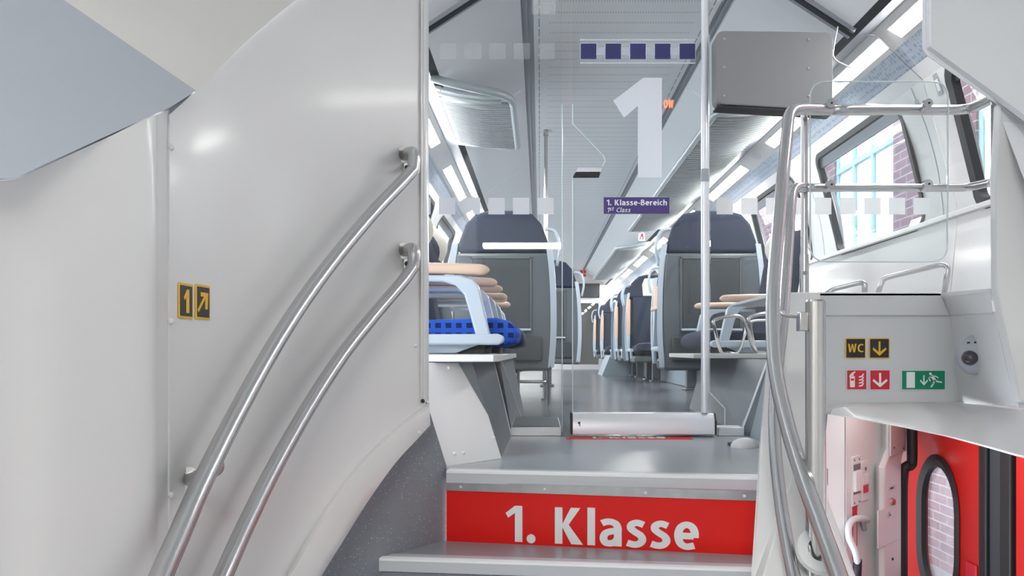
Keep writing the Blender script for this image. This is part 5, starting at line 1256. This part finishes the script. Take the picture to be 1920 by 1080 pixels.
# ------------------------------------------------------------------ outside
XB = 3.3
bw = empty('brick_building', (XB,6,ZE-0.6), 'brick building with turquoise framed windows outside, right', 'building'); O = bw.location
wy = [(4.9,6.05),(7.47,8.95),(9.9,11.4),(12.4,13.9),(15.0,16.5)]
wz0, wz1 = 0.55, 3.4
mb = MB(); last = -2.0
for a, b in wy:
    mb.box((0,last-O.y,0),(0.25,a-O.y,4.9)); mb.box((0,a-O.y,0),(0.25,b-O.y,wz0-O.z)); mb.box((0,a-O.y,wz1-O.z),(0.25,b-O.y,4.9)); last = b
mb.box((0,last-O.y,0),(0.25,24,4.9)); mb.build('brick_wall', M['brick'], bw)
for a, b in wy:
    f_ = MB(); t = 0.05
    ys = [a, a+(b-a)*0.36, a+(b-a)*0.68, b]
    for yy in ys: f_.box((0.02,yy-t/2-O.y,wz0-O.z),(0.045,yy+t/2-O.y,wz1-O.z))
    for zz in (wz0,2.0,2.75,wz1): f_.box((0.016,a-O.y,zz-t/2-O.z),(0.045,b-O.y,zz+t/2-O.z))
    wf = f_.build('window', M['frameteal'], bw)
    MB().box((0.05,a-O.y,wz0-O.z),(0.07,b-O.y,wz1-O.z)).build('pane', M['pane'], wf)
struct(MB().box((1.75,-6,ZE-0.65),(12,30,ZE-0.6)).build('floor_platform', M['asphalt']))

# ------------------------------------------------------------------ light, world, camera
wd = bpy.data.worlds.new('sky'); bpy.context.scene.world = wd; wd.use_nodes = True
bg = wd.node_tree.nodes['Background']; bg.inputs[0].default_value = (0.86,0.93,1.0,1); bg.inputs[1].default_value = 4.5
def area(name, loc, rot, sx, sy, e, col=(1,0.98,0.95)):
    l = bpy.data.lights.new(name, 'AREA'); l.shape = 'RECTANGLE'; l.size = sx; l.size_y = sy; l.energy = e; l.color = col
    o = bpy.data.objects.new(name, l); C.objects.link(o); o.location = loc; o.rotation_euler = rot; return o
area('vestibule_light', (-0.17,-0.9,1.0), (0,0,0), 0.74, 0.32, 26)
area('stairwell_light', (0.35,3.15,1.62), (0,0,0), 1.0, 0.14, 3.5)  # light of the added lamp over the landing
cam = bpy.data.cameras.new('camera'); co_ = bpy.data.objects.new('camera', cam); C.objects.link(co_); bpy.context.scene.camera = co_
co_.location = (0,0,0); co_.rotation_euler = (math.pi/2,0,0)
cam.sensor_width = 36; cam.lens = F/1920*36; cam.shift_x = -(VX-960)/1920; cam.shift_y = (VY-540)/1920; cam.clip_start = 0.02; cam.clip_end = 200
# parts that were given a world matrix keep it under their parent; then lift the whole place so the entrance floor is z = 0
bpy.context.view_layer.update()
for o in list(bpy.data.objects):
    if o.name.startswith('lettering') and o.parent and o.parent.name.startswith('first_class_panel'):
        o.matrix_parent_inverse = o.parent.matrix_world.inverted()
for o in bpy.data.objects:
    if o.parent is None: o.location.z += EYE
sc0 = bpy.context.scene
sc0.view_settings.view_transform = 'Standard'; sc0.view_settings.look = 'None'; sc0.view_settings.gamma = 1; sc0.view_settings.use_curve_mapping = False
sc0.view_settings.exposure = 0.7
sc0.cycles.use_denoising = True
sc0.cycles.max_bounces = 10; sc0.cycles.transparent_max_bounces = 24; sc0.cycles.caustics_reflective = False; sc0.cycles.caustics_refractive = False
